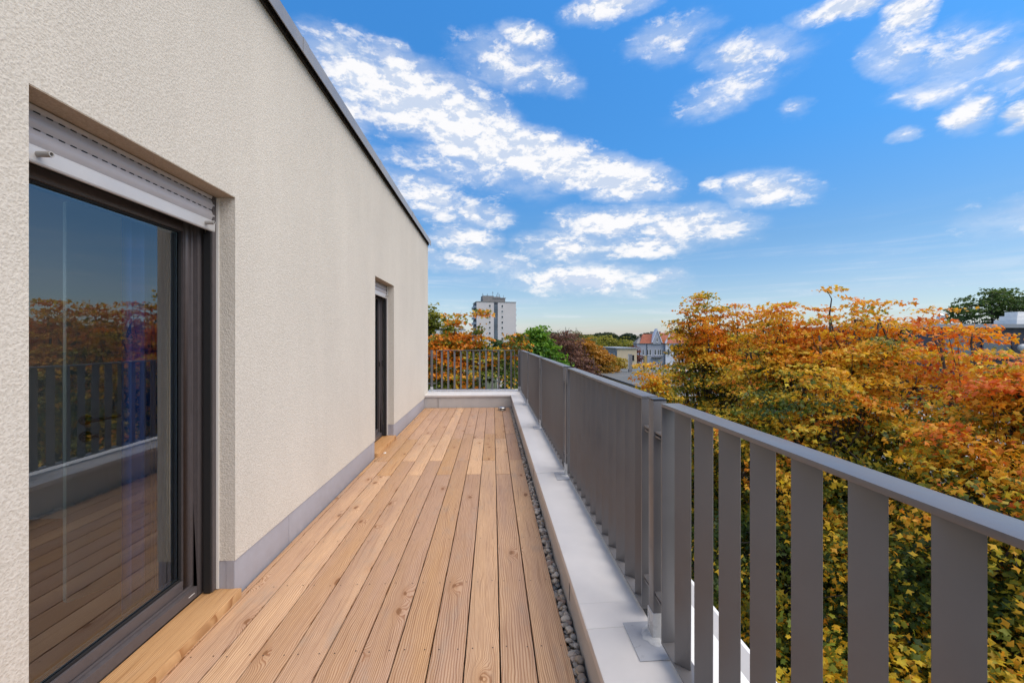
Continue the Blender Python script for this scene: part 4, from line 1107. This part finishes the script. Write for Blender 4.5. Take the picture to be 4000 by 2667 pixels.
tree('beech_tree', 'thin purple brown beech with bare twigs on top', (6.9, 45, GROUND), [(5.3, 45, .8, 1.7, 1.6, 1.4), (7.9, 45, .7, 1.8, 1.7, 1.5), (6.8, 45.5, -.3, 2.4, 2.2, 2.1), (8.5, 44, -1.5, 1.9, 2, 1.9), (3.4, 45.5, .5, 1.3, 1.3, 1.3), (6.6, 44, -3, 3, 2.4, 2), (9.6, 44, -2.6, 1.6, 1.6, 1.8)], [(.12, .06, .045), (.17, .08, .06), (.21, .10, .07), (.25, .12, .06)], 13000, .13, 'kite', .22, 54, plate=.5, per=12, spike=90)
tree('oak_tree', 'orange brown tree left of the long flat roof', (11.2, 50, GROUND), [(10.6, 50, .0, 1.6, 1.6, 1.5), (11.6, 50, -1.0, 1.9, 1.8, 1.9), (9.9, 49.6, -1.6, 1.9, 1.8, 1.8), (13.0, 50, -1.9, 1.8, 1.6, 1.7), (11.4, 49, -3.4, 2.6, 2, 2.2)], [(.18, .13, .02), (.34, .19, .025), (.48, .25, .025), (.54, .24, .025), (.56, .29, .03)], 12000, .17, 'kite', .24, 55, plate=.5, per=14)
tree('yellow_tree', 'small yellow tree in front of the cream block', (17.2, 60, GROUND), [(17.0, 60, -2.6, 1.8, 1.6, 1.5), (18.5, 60, -2.9, 1.6, 1.5, 1.4), (15.8, 60, -3.2, 1.7, 1.5, 1.5)], [(.26, .20, .025), (.42, .31, .035), (.52, .38, .04)], 5500, .19, 'kite', .18, 56, plate=.5, per=14)
tree('red_tree', 'small dark red shrub tree between cream block and gabled house', (43, 128, GROUND), [(43, 128, -3, 1.8, 1.8, 2.6), (44.3, 128, -4.5, 1.6, 1.6, 2)], [(.12, .03, .02), (.2, .05, .025), (.3, .09, .02)], 1200, .28, 'kite', .2, 57, plate=.8, per=8)
olive = [(.10, .12, .03), (.16, .17, .045), (.22, .21, .055)]
yg = [(.17, .20, .03), (.30, .30, .035), (.40, .36, .04)]
gp = 'mixed trees between the roofs and the wood'
for i, (x, y, z, r_, pal, nm, lab) in enumerate([
    (30.5, 150, 1.3, 5.2, olive, 'willow_tree', 'broad olive green tree above the orange brown tree'),
    (24.0, 150, 1.2, 4.6, olive, 'willow_tree', 'olive green tree left of the broad olive one, near the horizon'),
    (37.5, 165, .2, 4.2, yg, 'lime_tree', 'yellow green rounded tree above the left end of the cream block roof'),
    (45.0, 168, .1, 4.0, yg, 'lime_tree', 'yellow green rounded tree above the middle of the cream block roof'),
    (52.0, 166, -.4, 3.6, yg, 'lime_tree', 'yellow green rounded tree just left of the gabled house'),
    (16.5, 140, 1.6, 4.5, [(.03, .06, .015), (.05, .09, .02), (.08, .12, .02)], 'green_tree', 'dark green tree behind the bare beech twigs'),
    ]):
    tree(nm, lab, (x, y, GROUND), [(x, y, z, r_, r_, 2.9), (x - r_ * .6, y, z - 1.6, r_ * .7, r_ * .7, 2.4), (x + r_ * .6, y - 1, z - 1.9, r_ * .7, r_ * .7, 2.4), (x, y - 2, z - 4, r_ * 1.1, r_, 3)], pal, 2200, .42, 'kite', .3, 60 + i, group=gp, plate=1.2, per=8, twigs=False)
tree('green_tree', 'green tree with loose crown behind the navy building roof', (44, 36, GROUND), [(42.4, 36, 4.0, 1.5, 1.5, 1.1), (44.2, 36, 4.5, 1.5, 1.5, 1.4), (46.0, 36, 4.6, 1.6, 1.5, 1.3), (48.2, 36, 4.2, 1.6, 1.6, 1.2), (41.2, 36, 3.3, .8, .9, .9), (44.4, 36, 2.4, 2.4, 2, 1.5), (50.0, 36, 3.9, 1.4, 1.6, 1.2)], [(.035, .075, .016), (.06, .12, .022), (.12, .18, .03)], 9000, .14, 'kite', .3, 71, plate=.42, per=14)
# the wood on the horizon: one mass
rng = np.random.RandomState(9)
P_, N_, S_, C_ = [], [], [], []
for i in range(150):
    x = rng.uniform(-160, 420); y = rng.uniform(300, 360); r_ = rng.uniform(5, 8); z = 2.4 + rng.uniform(-1.3, 1.6)
    g = np.array([(.020, .045, .016), (.030, .058, .016), (.045, .065, .018), (.018, .04, .018), (.16, .12, .025)][rng.choice(5, p=[.3, .3, .2, .15, .05])])
    m_ = 420
    d = rng.normal(size=(m_, 3)); d /= np.linalg.norm(d, axis=1, keepdims=True)
    d[:, 2] = np.abs(d[:, 2]) * 1.0 - .35
    P_.append(np.array([x, y, z]) + d * np.array([r_, r_, 4.6]) * rng.uniform(.75, 1.05, (m_, 1)))
    N_.append(d + rng.normal(size=(m_, 3)) * .5); S_.append(rng.uniform(.5, 1.15, m_)); C_.append(g * rng.uniform(.7, 1.35, (m_, 1)))
me = leaf_mesh('forest', np.vstack(P_), np.vstack(N_), np.hstack(S_), np.vstack(C_), 'kite', rng)
o = link('forest', me, None); tag(o, kind='stuff')
fb = MB(); fb.box(-200, 460, 318, 370, GROUND, 2.6)
tag(fb.build('forest_floor', M['grass']), kind='structure')
